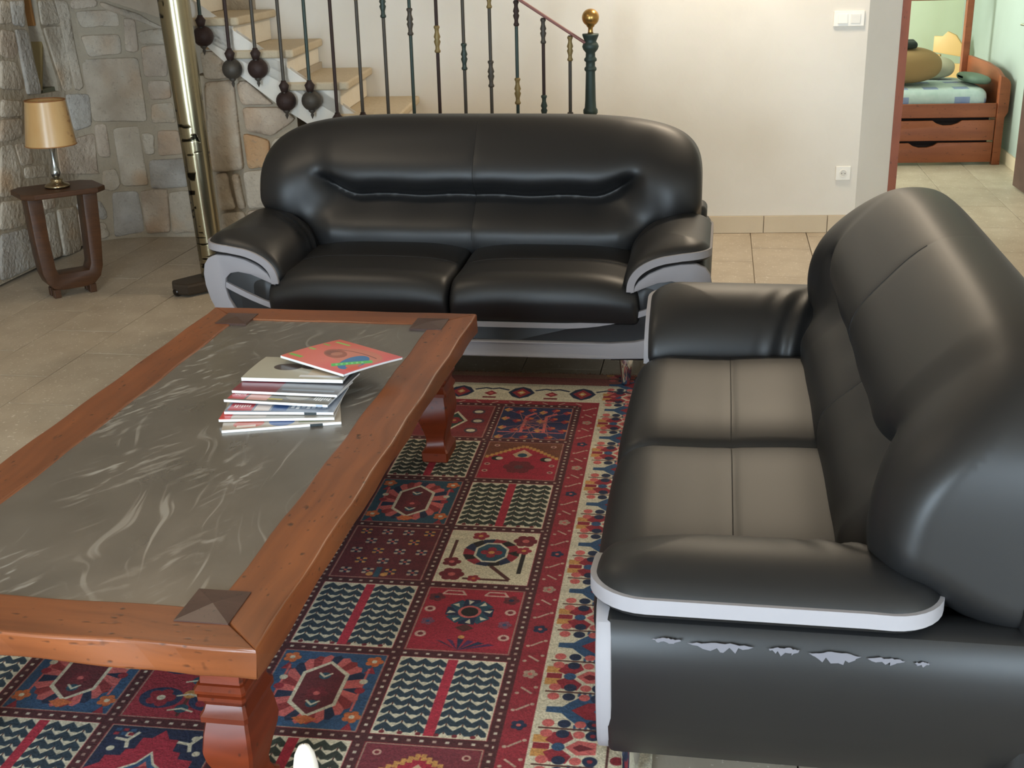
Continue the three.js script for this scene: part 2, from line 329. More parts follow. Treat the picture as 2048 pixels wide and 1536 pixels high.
function stoneGeo(pts, put, proud) {
  const ring = smoothRing(pts, 0.022), n = ring.length, cx = ring.reduce((a, p) => a + p[0], 0) / n, cy = ring.reduce((a, p) => a + p[1], 0) / n;
  const P = [], uv = [], ix = [], ou = rnd() * 3, ov = rnd() * 3, tilt = [rr(-0.03, 0.03), rr(-0.03, 0.03)];
  const level = (inset, d) => ring.forEach(([x, y]) => { const l = Math.hypot(x - cx, y - cy), k = Math.max(0, 1 - inset / l), X = cx + (x - cx) * k, Y = cy + (y - cy) * k, D = d > 0 ? d + tilt[0] * (X - cx) + tilt[1] * (Y - cy) : d; P.push(...put(X, Y, D)); uv.push(X + ou, Y + ov); });
  level(0.001, -0.03); level(0.001, proud * 0.3); level(0.006, proud * 0.8); level(0.028, proud); 
  P.push(...put(cx, cy, proud * 1.1)); uv.push(cx + ou, cy + ov);
  for (let l = 0; l < 3; l++) for (let i = 0; i < n; i++) { const a = l * n + i, b = l * n + (i + 1) % n, c = a + n, d = b + n; ix.push(a, b, d, a, d, c); }
  for (let i = 0; i < n; i++) ix.push(3 * n + i, 3 * n + (i + 1) % n, 4 * n);
  const g = new THREE.BufferGeometry(); g.setAttribute('position', new THREE.BufferAttribute(new Float32Array(P), 3)); g.setAttribute('uv', new THREE.BufferAttribute(new Float32Array(uv), 2)); g.setIndex(ix);
  // keep the outside out
  const A = new THREE.Vector3(...put(cx, cy, 0)), B = new THREE.Vector3(...put(cx, cy, 0.1)).sub(A), p = g.attributes.position, t = [3 * n, 3 * n + 1, 4 * n].map((i) => new THREE.Vector3().fromBufferAttribute(p, i));
  if (t[1].sub(t[0]).cross(t[2].sub(t[0])).dot(B) < 0) { const q = g.index.array; for (let i = 0; i < q.length; i += 3) { const w = q[i]; q[i] = q[i + 1]; q[i + 1] = w; } }
  g.computeVertexNormals(); return g;
}
const stone = (pts, m = -1) => mesh('stone', stoneGeo(pts, onPath, rr(0.006, 0.017)), stoneMats[m < 0 ? Math.floor(rnd() * 3.99) : m], leftWall);
stone([[1.98, 1.39], [2.06, 1.38], [2.06, 1.27], [1.94, 1.27]]);
stone([[2.06, 1.38], [2.20, 1.38], [2.17, 1.24], [2.06, 1.26]]);
stone([[2.07, 1.24], [2.19, 1.23], [2.23, 0.89], [2.09, 0.90]]);
stone([[1.94, 1.25], [2.06, 1.23], [2.08, 1.13], [2.02, 1.09], [1.90, 1.12]]);
stone([[1.89, 1.10], [2.03, 1.08], [2.08, 0.97], [2.05, 0.93], [1.85, 0.96]]);
stone([[2.34, 1.37], [2.48, 1.37], [2.51, 1.24], [2.34, 1.24]]);
stone([[2.35, 1.23], [2.52, 1.23], [2.53, 0.88], [2.47, 0.87]]);
stone([[2.49, 1.37], [2.57, 1.36], [2.59, 0.88], [2.54, 0.87]]);
stone([[2.58, 1.36], [2.73, 1.36], [2.73, 1.32], [2.58, 1.31]]);
stone([[2.60, 1.30], [2.83, 1.30], [2.84, 1.21], [2.62, 1.21]]);
stone([[2.61, 1.17], [2.83, 1.17], [2.83, 1.06], [2.64, 1.05]]);
stone([[2.86, 1.26], [2.93, 1.25], [2.93, 1.07], [2.85, 1.07]]);
stone([[2.74, 1.35], [2.95, 1.28], [3.09, 1.20], [3.07, 1.19], [2.85, 1.27], [2.74, 1.32]]);
stone([[2.59, 1.04], [2.92, 1.04], [2.93, 0.68], [2.62, 0.69]]);
stone([[2.47, 0.86], [2.62, 0.85], [2.61, 0.67], [2.50, 0.65]]);
stone([[2.93, 1.18], [3.09, 1.20], [3.10, 1.11], [2.94, 1.11]]);
stone([[2.94, 1.10], [3.09, 1.11], [3.08, 0.93], [2.94, 0.93]]);
stone([[2.95, 0.91], [3.09, 0.91], [3.09, 0.81], [2.96, 0.80]]);
stone([[2.96, 0.78], [3.09, 0.79], [3.10, 0.67], [2.95, 0.67]]);
stone([[2.62, 0.68], [2.69, 0.68], [2.69, 0.48], [2.62, 0.49]]);
stone([[2.72, 0.65], [2.87, 0.66], [2.89, 0.31], [2.73, 0.31]]);
stone([[2.88, 0.62], [2.96, 0.61], [2.95, 0.49], [2.89, 0.49]]);
stone([[2.98, 0.63], [3.11, 0.63], [3.12, 0.49], [2.97, 0.48]]);
stone([[2.91, 0.46], [3.13, 0.47], [3.13, 0.30], [2.90, 0.29]]);
stone([[2.31, 0.59], [2.62, 0.63], [2.61, 0.40], [2.62, 0.39], [2.31, 0.44]]);
stone([[2.63, 0.41], [2.71, 0.42], [2.73, 0.32], [2.68, 0.28], [2.62, 0.30]]);
stone([[2.67, 0.28], [2.82, 0.28], [2.83, 0.03], [2.65, 0.01]]);
stone([[2.83, 0.28], [3.00, 0.29], [2.99, 0.03], [2.84, 0.02]]);
stone([[3.00, 0.27], [3.16, 0.28], [3.16, 0.03], [3.00, 0.02]]);
stone([[1.84, 0.91], [2.03, 0.88], [2.01, 0.80], [1.81, 0.82]]);
stone([[1.81, 0.81], [2.00, 0.79], [1.99, 0.71], [1.90, 0.69], [1.77, 0.70]]);
stone([[1.77, 0.68], [1.88, 0.68], [1.93, 0.50], [1.88, 0.40], [1.69, 0.43]]);
stone([[1.90, 0.67], [2.05, 0.66], [2.05, 0.54], [1.93, 0.55]]);
stone([[1.95, 0.54], [2.17, 0.52], [2.18, 0.45], [1.95, 0.48]]);
stone([[1.69, 0.41], [1.89, 0.38], [1.89, 0.24], [1.64, 0.27]]);
stone([[1.92, 0.37], [2.06, 0.36], [2.06, 0.28], [1.92, 0.29]]);
stone([[2.08, 0.36], [2.21, 0.35], [2.21, 0.27], [2.09, 0.28]]);
stone([[1.93, 0.28], [2.07, 0.26], [2.03, 0.02], [1.95, 0.01]]);
stone([[1.64, 0.25], [1.89, 0.23], [1.94, 0.01], [1.73, 0.01], [1.57, 0.02]]);
stone([[2.09, 0.26], [2.19, 0.26], [2.19, -0.00], [2.06, 0.00]]);
stone([[2.21, 0.26], [2.41, 0.24], [2.40, -0.02], [2.21, -0.01]]);
stone([[2.42, 0.19], [2.52, 0.20], [2.52, -0.01], [2.43, -0.01]]);
stone([[2.43, 0.25], [2.57, 0.23], [2.58, 0.20], [2.43, 0.21]]);
stone([[2.54, 0.24], [2.60, 0.24], [2.63, 0.16], [2.62, 0.12], [2.53, 0.14]]);
stone([[2.54, 0.12], [2.61, 0.11], [2.63, 0.02], [2.55, 0.01]]);
// courses beyond the corner of the eye
for (let r = 0, y = 0.01; y < 1.35; r++) {
  const h = [0.26, 0.2, 0.3, 0.22, 0.25][r % 5];
  for (let t = -0.4 + (r % 2) * 0.15; t < 1.5;) { const w = rr(0.22, 0.48), e = Math.min(t + w, r < 2 ? 1.6 : 1.66); if (e - t > 0.1) stone([[t + 0.006, y], [e - 0.006, y], [e - 0.006, y + h - 0.012], [t + 0.006, y + h - 0.012]]); t += w; }
  y += h;
}
for (let r = 0, y = 1.4; y < 2.3; r++) {
  const h = [0.24, 0.3, 0.22][r % 3];
  for (let t = 0.4 + (r % 2) * 0.2; t < 3.4;) { const w = rr(0.26, 0.5); if (!(t < 2.36 && t + w > 2.16 && y < 1.5)) stone([[t + 0.006, y], [t + w - 0.006, y], [t + w - 0.006, y + h - 0.012], [t + 0.006, y + h - 0.012]]); t += w; }
  y += h;
}

// ---------------------------------------------------------------- the staircase, rising to the left along the back wall
const RISE = 0.161, RUN = 0.2605, nose = (k) => -0.625 - RUN * (k - 1);   // nosing of step k
{
  const limestone = std({ map: rep(plasterTex, 0.8), color: 0xfffaf0, roughness: 0.75, bumpMap: rep(noiseBump, 2.5), bumpScale: 0.004 });
  const worn = std({ map: rep(plasterTex, 0.8), color: 0xd6c8b0, roughness: 0.7, bumpMap: rep(noiseBump, 2.5), bumpScale: 0.004 });
  // the white string on the near face: steps above, a slope below
  const top = [], END = -2.72;
  for (let k = 1; k <= 8; k++) { top.push([nose(k) - 0.03, RISE * (k - 1)], [nose(k) - 0.03, RISE * k - 0.04]); }
  top.push([nose(9) - 0.03, RISE * 8 - 0.04], [nose(9) - 0.03, 1.4], [END, 1.4], [END, 1.245]);
  const low = [[-2.55, 1.085], [-2.473, 1.011], [-2.271, 0.848], [-2.161, 0.775], [-1.0, 0.02], [-0.97, 0]];
  const sc = mesh('staircase', boxUV(inHouse(at(extrude(poly([...top, ...low]), 0.05), 0, 0, STAIR_N - 0.05))), M.plaster);
  sc.userData.kind = 'structure';
  mesh('stair_soffit', boxUV(inHouse(at(extrude(poly([[END - 0.003, 1.25], [END - 0.003, 1.62], [-3.5, 1.9], [-3.5, 1.53], [-3.15, 1.395], [-2.94, 1.325]]), 0.06), 0, 0, STAIR_N - 0.06))), std({ map: rep(stoneTexes[3], 1.4), color: 0xd8d0c4, roughness: 0.9 }), sc);
  mesh('stair_core', planBlock([[END, 0.003], [END, STAIR_N - 0.055], [-2.2, STAIR_N - 0.055], [-2.2, 0.003]], 0, 1.0), M.mortar, sc);
  mesh('stair_core', planBlock([[-2.195, 0.003], [-2.195, STAIR_N - 0.055], [-1.3, STAIR_N - 0.055], [-1.3, 0.003]], 0, 0.42), M.mortar, sc);
  for (let k = 1; k <= 9; k++) {
    const x1 = nose(k), x0 = k === 9 ? -3.4 : nose(k + 1) - 0.05;
    const tr = box(x1 - x0 + 0.012, 0.042, STAIR_N + 0.015, 0.012, 3); const p = tr.attributes.position;
    for (let i = 0; i < p.count; i++) p.setX(i, p.getX(i) + 0.008 * Math.sin(p.getZ(i) * 23 + k) + 0.004 * Math.sin(p.getZ(i) * 61 + k * 3) * (p.getX(i) > 0 ? 1 : 0));
    tr.computeVertexNormals();
    mesh('tread', boxUV(inHouse(at(tr, (x0 + x1) / 2 + 0.006, RISE * k - 0.021, STAIR_N / 2 + 0.012)), 1, k * 0.37, k * 0.21), worn, sc);
    mesh('riser', boxUV(inHouse(at(box(0.03, RISE - 0.043, STAIR_N - 0.01, 0.004), x1 - 0.042, RISE * k - 0.042 - (RISE - 0.043) / 2, STAIR_N / 2)), 1, k * 0.5, 0), limestone, sc);
  }
  stairs = sc;
}
const stone2 = (pts, m = -1) => mesh('stone', stoneGeo(pts, (s, y, d) => onStair(s, y, d - 0.045), rr(0.014, 0.026)), stoneMats[m < 0 ? [0, 1, 2, 4][Math.floor(rnd() * 3.99)] : m], stairs);
stone2([[-2.66, 0.97], [-2.51, 0.98], [-2.50, 0.52], [-2.68, 0.51]]);
stone2([[-2.67, 1.12], [-2.55, 1.12], [-2.52, 0.99], [-2.66, 0.98]]);
stone2([[-2.66, 1.23], [-2.54, 1.21], [-2.50, 1.13], [-2.66, 1.13]]);
stone2([[-2.50, 0.96], [-2.45, 0.98], [-2.31, 0.85], [-2.48, 0.85]]);
stone2([[-2.48, 0.84], [-2.29, 0.84], [-2.20, 0.78], [-2.29, 0.72], [-2.34, 0.69], [-2.47, 0.72]]);
stone2([[-2.49, 0.71], [-2.35, 0.67], [-2.37, 0.53], [-2.48, 0.52]]);
stone2([[-2.34, 0.67], [-2.23, 0.72], [-2.30, 0.52], [-2.36, 0.53]]);
stone2([[-2.66, 0.50], [-2.59, 0.51], [-2.56, 0.31], [-2.65, 0.30]]);
stone2([[-2.57, 0.50], [-2.53, 0.50], [-2.51, 0.31], [-2.55, 0.31]]);
stone2([[-2.51, 0.51], [-2.30, 0.52], [-2.33, 0.33], [-2.50, 0.31]]);
stone2([[-2.65, 0.29], [-2.52, 0.30], [-2.51, 0.18], [-2.65, 0.17]]);
stone2([[-2.51, 0.30], [-2.32, 0.32], [-2.33, 0.18], [-2.50, 0.18]]);
for (const [s, w] of [[-2.32, 0.34], [-1.96, 0.3], [-1.64, 0.32]]) for (const y of [0.02, 0.19, 0.36]) if (y < 0.35 || s < -1.9) stone2([[s, y], [s + w, y], [s + w, y + 0.14], [s, y + 0.14]]);
for (const s of [-2.65, -2.48]) stone2([[s, 0.02], [s + 0.15, 0.02], [s + 0.15, 0.155], [s, 0.155]]);

// the railing: iron balusters on round rosettes, knuckles, a painted handrail, a newel post with a brass ball
{
  const [ox, oz] = wx(0, STAIR_N), t = thing('stair_railing', 'old iron stair railing of thin balusters with knuckles, rosettes and a reddish handrail', 'railing', [ox, 0, oz], TH);
  const railY = (s) => 1.343 - 0.6527 * (s + 1.031), N = 0.062, knuckle = (y, h, r) => at(lathe([[0.001, 0], [r, 0.004], [r * 1.15, 0.012], [r * 0.8, 0.02], [r * 0.75, h * 0.25], [r * 1.25, h * 0.42], [r * 0.85, h * 0.5], [r * 1.25, h * 0.58], [r * 0.75, h * 0.75], [r * 0.8, h - 0.02], [r * 1.15, h - 0.012], [r, h - 0.004], [0.001, h]], 12), 0, y, 0);
  for (let i = 0; i < 15; i++) {
    const s = -0.79 - 0.1305 * i, top = railY(s) - 0.012, k = Math.ceil((-0.667 - s) / RUN - 0.02), ball = RISE * Math.max(k, 1) - 0.088;
    const m = [M.iron, M.rust, M.green, M.iron][i % 4];
    const b = mesh('baluster', bar([0, ball + 0.03, 0], [0, top, 0], 0.0088, 10), m, t); b.position.set(s, 0, N);
    mesh('knuckle', knuckle(top - 0.125, 0.125, 0.0125), [M.rust, M.gilt, M.iron][(i + 1) % 3], b);
    mesh('knuckle', knuckle(top - 0.5, 0.135, 0.0135), i === 2 ? M.gilt : [M.iron, M.green, M.gilt][i % 3], b);
    const ros = lathe([[0.001, 0.05], [0.02, 0.047], [0.04, 0.034], [0.05, 0.01], [0.05, -0.01], [0.04, -0.034], [0.02, -0.047], [0.001, -0.05]], 20).rotateX(Math.PI / 2).translate(0, ball, -0.02);
    mesh('rosette', ros, i % 3 === 1 ? M.iron : M.rust, b);
    mesh('collar', at(lathe([[0.001, 0], [0.016, 0.002], [0.022, 0.02], [0.026, 0.034], [0.014, 0.05], [0.012, 0.058], [0.001, 0.058]], 14), 0, ball + 0.045, 0), M.rust, b);
    mesh('drop_finial', at(lathe([[0.001, -0.09], [0.009, -0.07], [0.006, -0.062], [0.018, -0.05], [0.012, -0.04], [0.001, -0.036]], 12), 0, ball, -0.012), M.iron, b);
  }
  const A = [-0.69, railY(-0.69), N], B = [-3.0, railY(-3.0), N], L = Math.hypot(A[0] - B[0], A[1] - B[1]), hr = box(L, 0.014, 0.036, 0.005);
  const hm = mesh('handrail', hr, M.railPaint, t); hm.position.set((A[0] + B[0]) / 2, (A[1] + B[1]) / 2, N); hm.rotation.z = Math.atan2(A[1] - B[1], A[0] - B[0]);
  const post = mesh('newel_post', lathe([[0.001, 0.162], [0.045, 0.162], [0.045, 0.19], [0.03, 0.21], [0.026, 0.3], [0.029, 0.79], [0.036, 0.8], [0.036, 0.815], [0.029, 0.826], [0.0265, 0.86], [0.023, 1.0], [0.03, 1.008], [0.03, 1.018], [0.023, 1.026], [0.023, 1.046], [0.031, 1.052], [0.031, 1.062], [0.024, 1.07], [0.023, 1.09], [0.036, 1.106], [0.041, 1.12], [0.036, 1.134], [0.028, 1.143], [0.034, 1.158], [0.04, 1.172], [0.04, 1.18], [0.001, 1.182]], 24), M.green, t);
  post.position.set(-0.69, 0, N);
  mesh('finial', lathe([[0.001, 1.18], [0.015, 1.18], [0.012, 1.19], [0.012, 1.208], [0.02, 1.216], ...Array.from({ length: 15 }, (_, i) => { const a = -1.1 + (i / 14) * (Math.PI / 2 + 1.1); return [0.0415 * Math.cos(a) + 0.0005, 1.256 + 0.0415 * Math.sin(a)]; })], 28), M.brassBall, post);
}

// ---------------------------------------------------------------- brass column in the corner
{
  const H = 2.3, bark = tex(256, 1024, (u, v) => {
    let c = mix3([138, 128, 102], [168, 160, 134], fbm(u, v, 8, 4, 4, 401));
    const band = fbm(u, v, 2, 5, 2, 405), cut = fbm(u, v, 6, 150, 2, 409);
    if (band > 0.52 && cut > 0.63) c = mix3(c, [30, 28, 18], clamp((cut - 0.63) * 12));
    return c;
  });
  const rough = tex(256, 1024, (u, v) => { const r = 34 + 50 * fbm(u, v, 6, 8, 3, 411); return [r, r, r]; }, false);
  const t = thing('brass_column', 'tall polished brass column with dark scratches on a dark cast foot', 'column', [-2.475, 0, -5.62], 0.95);
  const col = lathe([[0.055, 0.05], [0.062, 0.07], [0.0635, 0.3], [0.0665, 0.8], [0.0735, 1.3], [0.0775, 1.8], [0.08, H], [0.001, H]], 40);
  const p = col.attributes.position; for (let i = 0; i < p.count; i++) { const y = p.getY(i), a = Math.atan2(p.getZ(i), p.getX(i)), w = 1 + 0.012 * Math.sin(y * 9 + a * 2) + 0.01 * Math.sin(y * 23 + a); p.setX(i, p.getX(i) * w); p.setZ(i, p.getZ(i) * w); }
  col.computeVertexNormals();
  const m = mesh('shaft', col, std({ map: bark, metalness: 0.9, roughness: 0.9, roughnessMap: rough, bumpMap: bark, bumpScale: 0.004 }), t);
  const q = new THREE.Vector3(-0.04, 1, 0.0).normalize().applyAxisAngle(new THREE.Vector3(0, 1, 0), -0.95); m.quaternion.setFromUnitVectors(new THREE.Vector3(0, 1, 0), q);
  const dark = std({ color: 0x3c3228, roughness: 0.5, metalness: 0.3 });
  mesh('foot', extrude(poly([[-0.2, -0.075], [0.18, -0.1], [0.22, 0], [0.18, 0.1], [-0.2, 0.075], [-0.235, 0]]), 0.03, 0.014).rotateX(-Math.PI / 2).translate(0, 0.022, 0), dark, t);
  for (const [x, z] of [[-0.215, 0.0], [0.17, 0.08], [0.17, -0.08]]) mesh('ball_foot', at(new THREE.SphereGeometry(0.024, 16, 12), x, 0.0235, z), std({ color: 0x2a2420, roughness: 0.2, metalness: 0.5 }), t);
}

// ---------------------------------------------------------------- rug
const RUG = [-0.75, -4.1], RUG_TURN = 0.021, CW = 0.285, RH = 0.333;   // u across, v towards the viewer, in metres from a crossing of the pattern
const U0 = -1.475, U1 = 0.62, V0 = -0.36, V1 = 3.3;
const rugTex = canvasTex(1320, 2048, (c, W, H) => {
  const sx = W / (U1 - U0), sy = H / (V1 - V0);
  c.setTransform(sx, 0, 0, sy, -U0 * sx, -V0 * sy);
  const RED = '#8e2c35', DEEP = '#70282e', MAROON = '#62282c', CREAM = '#cdc2a8', NAVY = '#252d44', BLUE = '#34506f', TEAL = '#2c4a58', DARK = '#2a2420', GOLD = '#c08a4e', PINK = '#c4615c', ORANGE = '#c4683c', BROWN = '#54302a';
  const rect = (x, y, w, h, f) => { c.fillStyle = f; c.fillRect(x, y, w, h); };
  const shape = (pts, f) => { c.fillStyle = f; c.beginPath(); pts.forEach(([x, y], i) => (i ? c.lineTo(x, y) : c.moveTo(x, y))); c.closePath(); c.fill(); };
  const line = (pts, w, f) => { c.strokeStyle = f; c.lineWidth = w; c.beginPath(); pts.forEach(([x, y], i) => (i ? c.lineTo(x, y) : c.moveTo(x, y))); c.stroke(); };
  const dot = (x, y, r, f, ry = r) => { c.fillStyle = f; c.beginPath(); c.ellipse(x, y, r, ry, 0, 0, 7); c.fill(); };
  const flower = (x, y, r, a, b, n = 5, ph = 0) => { for (let i = 0; i < n; i++) { const t = ph + i / n * 6.283; dot(x + Math.cos(t) * r * 0.6, y + Math.sin(t) * r * 0.6, r * 0.42, a); } dot(x, y, r * 0.3, b); };
  const at_ = (x, y, f) => { c.save(); c.translate(x, y); f(); c.restore(); };
  const zig = (pts, w, f, amp = 0.006, step = 0.012) => { for (let i = 0; i + 1 < pts.length; i++) { const [a, b] = [pts[i], pts[i + 1]], l = Math.hypot(b[0] - a[0], b[1] - a[1]), n = Math.max(2, Math.round(l / step)); for (let k = 0; k < n; k++) { const t = (k + 0.5) / n; rect(a[0] + (b[0] - a[0]) * t - step * 0.3, a[1] + (b[1] - a[1]) * t - amp, step * 0.6, amp * 2, f); } line([a, b], w, f); } };
  // ground of the outer border
  rect(U0, V0, U1 - U0, V1 - V0, CREAM);
  rect(U0, V0, U1 - U0, 0.13, '#8c5048'); rect(U0, V0, U1 - U0, 0.05, '#9a7058');
  const GL = -4 * CW, GR = CW, GT = 0, GB = 9 * RH;
  // motif of the border: toothed blue and red palmettes with flowers between; drawn along +x, the outside towards +y
  const borderTile = (L) => {
    shape([[-0.055, 0.15], [-0.06, 0.1], [-0.03, 0.07], [-0.012, 0.055], [-0.01, 0.02], [0.01, 0.02], [0.012, 0.055], [0.03, 0.07], [0.06, 0.1], [0.055, 0.15]], BLUE);
    for (let i = 0; i < 6; i++) { rect(-0.072 + 0.006 * (i % 2), 0.085 + i * 0.012, 0.02, 0.006, BLUE); rect(0.052 - 0.006 * (i % 2), 0.085 + i * 0.012, 0.02, 0.006, BLUE); }
    shape([[-0.035, 0.15], [-0.03, 0.11], [0, 0.075], [0.03, 0.11], [0.035, 0.15], [0, 0.125]], RED); dot(0, 0.15, 0.014, GOLD); dot(0, 0.15, 0.007, NAVY);
    shape([[-0.06, 0.15], [0.06, 0.15], [0.075, 0.21], [-0.075, 0.21]], NAVY); shape([[-0.04, 0.165], [0, 0.2], [0.04, 0.165], [0.05, 0.2], [-0.05, 0.2]], RED);
    // flower spray half-way along
    at_(L / 2, 0, () => {
      rect(-0.036, 0.004, 0.026, 0.035, GOLD); rect(-0.01, 0.006, 0.02, 0.035, RED); rect(0.012, 0.004, 0.026, 0.035, GOLD);
      shape([[-0.05, 0.045], [-0.02, 0.03], [0.0, 0.06], [-0.03, 0.09], [-0.055, 0.08]], RED); shape([[0.05, 0.045], [0.02, 0.03], [0, 0.06], [0.03, 0.09], [0.055, 0.08]], RED); dot(0, 0.06, 0.014, BLUE);
      shape([[-0.025, 0.1], [0, 0.075], [0.025, 0.1], [0.02, 0.14], [-0.02, 0.14]], PINK); shape([[-0.012, 0.105], [0, 0.09], [0.012, 0.105], [0, 0.135]], DEEP); dot(-0.05, 0.13, 0.012, NAVY); dot(0.05, 0.13, 0.012, NAVY);
      line([[-0.06, 0.165], [0.06, 0.165]], 0.005, BROWN); dot(-0.035, 0.185, 0.014, RED); dot(0.035, 0.185, 0.014, RED);
    });
    for (const k of [0.26, 0.74]) at_(L * k, 0, () => { line([[0, 0.01], [0, 0.2]], 0.005, BROWN); for (const [y, f, r] of [[0.03, PINK, 0.017], [0.065, NAVY, 0.018], [0.1, PINK, 0.016]]) { dot(-0.018, y, r * 0.8, f); dot(0.018, y, r * 0.8, f); } dot(0.02, 0.13, 0.016, NAVY); dot(-0.02, 0.13, 0.016, NAVY); dot(0.02, 0.13, 0.006, RED); dot(-0.02, 0.13, 0.006, RED); });
  };
  for (const side of [1, -1]) for (let i = -1; i < 14; i++) at_(side > 0 ? GR + 0.078 : GL - 0.078, GT + 0.02 + i * 0.262, () => { c.rotate(side * -Math.PI / 2); if (side < 0) c.translate(0, 0); c.scale(side > 0 ? 1 : -1, 1); c.rotate(0); borderTile(0.262); });
  // the ends: red flowers on cream
  for (const [v, s] of [[GT - 0.062, -1], [GB + 0.062, 1]]) for (let i = 0; i < 9; i++) at_(GL - 0.18 + i * 0.23, v, () => {
    c.scale(1, s * 0.95);
    shape([[-0.05, 0.075], [-0.03, 0.03], [0, 0.008], [0.03, 0.03], [0.05, 0.075], [0.03, 0.12], [0, 0.14], [-0.03, 0.12]], NAVY); shape([[-0.036, 0.075], [0, 0.02], [0.036, 0.075], [0, 0.125]], RED); shape([[-0.016, 0.075], [0, 0.05], [0.016, 0.075], [0, 0.1]], GOLD); dot(0, 0.075, 0.007, CREAM);
    for (const q of [-1, 1]) { line([[q * 0.05, 0.1], [q * 0.09, 0.12], [q * 0.115, 0.11]], 0.012, NAVY); }
    shape([[0.09, 0.06], [0.115, 0.035], [0.14, 0.06], [0.115, 0.09]], RED); dot(0.115, 0.062, 0.01, PINK); rect(0.09, 0.008, 0.05, 0.016, DEEP);
  });
  // red inner border with sprigs
  rect(GL - 0.078, GT - 0.05, GR - GL + 0.156, GB - GT + 0.1, RED);
  for (const [x0, y0, w, h] of [[GL - 0.08, GT - 0.053, 0.005, GB - GT + 0.106], [GR + 0.075, GT - 0.053, 0.005, GB - GT + 0.106], [GL - 0.08, GT - 0.053, GR - GL + 0.16, 0.005], [GL - 0.08, GB + 0.05, GR - GL + 0.16, 0.005]]) rect(x0, y0, w, h, CREAM);
  for (let i = 0; i < 46; i++) for (const x of [GR + 0.045, GL - 0.045]) { const y = GT + 0.02 + i * 0.0655; if (i % 3 === 2) { flower(x, y, 0.018, i % 2 ? NAVY : '#a88c78', PINK); } else { c.save(); c.translate(x, y); c.rotate(i % 2 ? 0.7 : -0.7); rect(-0.018, -0.003, 0.036, 0.006, '#b89a86'); c.restore(); dot(x - 0.02, y + 0.012, 0.005, '#b89a86'); dot(x + 0.02, y - 0.014, 0.005, '#b89a86'); } }
  for (let i = 0; i < 24; i++) for (const y of [GT - 0.026, GB + 0.026]) { const x = GL + i * 0.062; c.save(); c.translate(x, y); c.rotate(i % 2 ? 0.7 : -0.7); rect(-0.014, -0.003, 0.028, 0.006, '#b89a86'); c.restore(); }
  // compartments
  const w = CW - 0.034, h = RH - 0.034;
  const heart = (x, y, s, f) => shape([[x, y - s * 0.55], [x + s * 0.55, y - 0.0], [x + s * 0.62, y + s * 0.42], [x + s * 0.3, y + s * 0.5], [x, y + s * 0.12], [x - s * 0.3, y + s * 0.5], [x - s * 0.62, y + s * 0.42], [x - s * 0.55, y]], f);
  const KIND = {
    hearts(a) { rect(0, 0, w, h, CREAM); for (let col = 0; col < 6; col++) { const x = (col < 3 ? 0.022 : 0.047) + col * 0.0365; line([[x, 0.01], [x, h - 0.012]], 0.003, BROWN); for (let r = 0; r < 9; r++) heart(x, 0.02 + r * 0.0318, 0.033, a ? '#2c3a44' : '#33382f'); } rect(w / 2 - 0.012, 0, 0.024, h, '#a82c3c'); for (let k = 0; k < 6; k++) dot(0.022 + k * 0.04, h - 0.007, 0.006, DEEP); },
    blue(a) {
      rect(0, 0, w, h, a ? BLUE : TEAL);
      for (let i = 0; i < 26; i++) { const t = i / 26 * 6.283; c.save(); c.translate(w / 2, h / 2); c.scale(1, 1.33); c.rotate(t); shape([[0.03, -0.014], [0.096, -0.012], [0.104, 0.002], [0.096, 0.014], [0.03, 0.01]], i % 2 ? PINK : i % 4 ? '#8c3434' : NAVY); c.restore(); }
      const hex = (kx, ky) => [[0, -ky], [kx, -ky * 0.55], [kx, ky * 0.55], [0, ky], [-kx, ky * 0.55], [-kx, -ky * 0.55]].map(([x, y]) => [w / 2 + x, h / 2 + y]);
      shape(hex(0.056, 0.112), CREAM); shape(hex(0.047, 0.1), MAROON); flower(w / 2, h / 2 + 0.02, 0.026, DEEP, PINK); for (const y of [-0.05, 0.06]) { dot(w / 2, h / 2 + y, 0.014, TEAL); line([[w / 2 - 0.016, h / 2 + y - 0.012], [w / 2, h / 2 + y + 0.004], [w / 2 + 0.016, h / 2 + y - 0.012]], 0.006, CREAM); }
      shape([[w / 2 - 0.03, h - 0.034], [w / 2, h - 0.046], [w / 2 + 0.03, h - 0.034], [w / 2, h - 0.012]], ORANGE);
      for (const [x, y] of [[0.025, 0.03], [w - 0.025, 0.03], [0.022, h - 0.05], [w - 0.022, h - 0.05]]) { flower(x, y, 0.022, ORANGE, CREAM); shape([[x, y + 0.02], [x + 0.014, y + 0.05], [x - 0.014, y + 0.05]], RED); } for (const x of [0.03, w - 0.03]) { line([[x, 0.06], [x, h - 0.07]], 0.006, PINK); dot(x, h * 0.5, 0.012, RED); dot(x, h * 0.38, 0.01, CREAM); } 
    },
    lattice() { rect(0, 0, w, h, MAROON); for (let r = 0; r < 5; r++) for (let k = 0; k < 4; k++) { const x = 0.035 + k * 0.062 + (r % 2) * 0.028, y = 0.03 + r * 0.058; if (x > w - 0.015) continue; for (let i = 0; i < 4; i++) { const t = i * 1.571 + 0.785; dot(x + Math.cos(t) * 0.013, y + Math.sin(t) * 0.013, 0.0062, (r + k) % 3 ? '#b49c88' : GOLD); dot(x + Math.cos(t + 0.785) * 0.011, y + Math.sin(t + 0.785) * 0.011, 0.005, NAVY); } dot(x, y, 0.004, PINK); } line([[w * 0.5, h - 0.06], [w * 0.5, h - 0.005]], 0.016, TEAL); dot(w * 0.5 - 0.02, h - 0.02, 0.01, GOLD); dot(w * 0.5 + 0.02, h - 0.02, 0.01, GOLD); },
    cream() {
      rect(0, 0, w, h, '#cfc2a4');
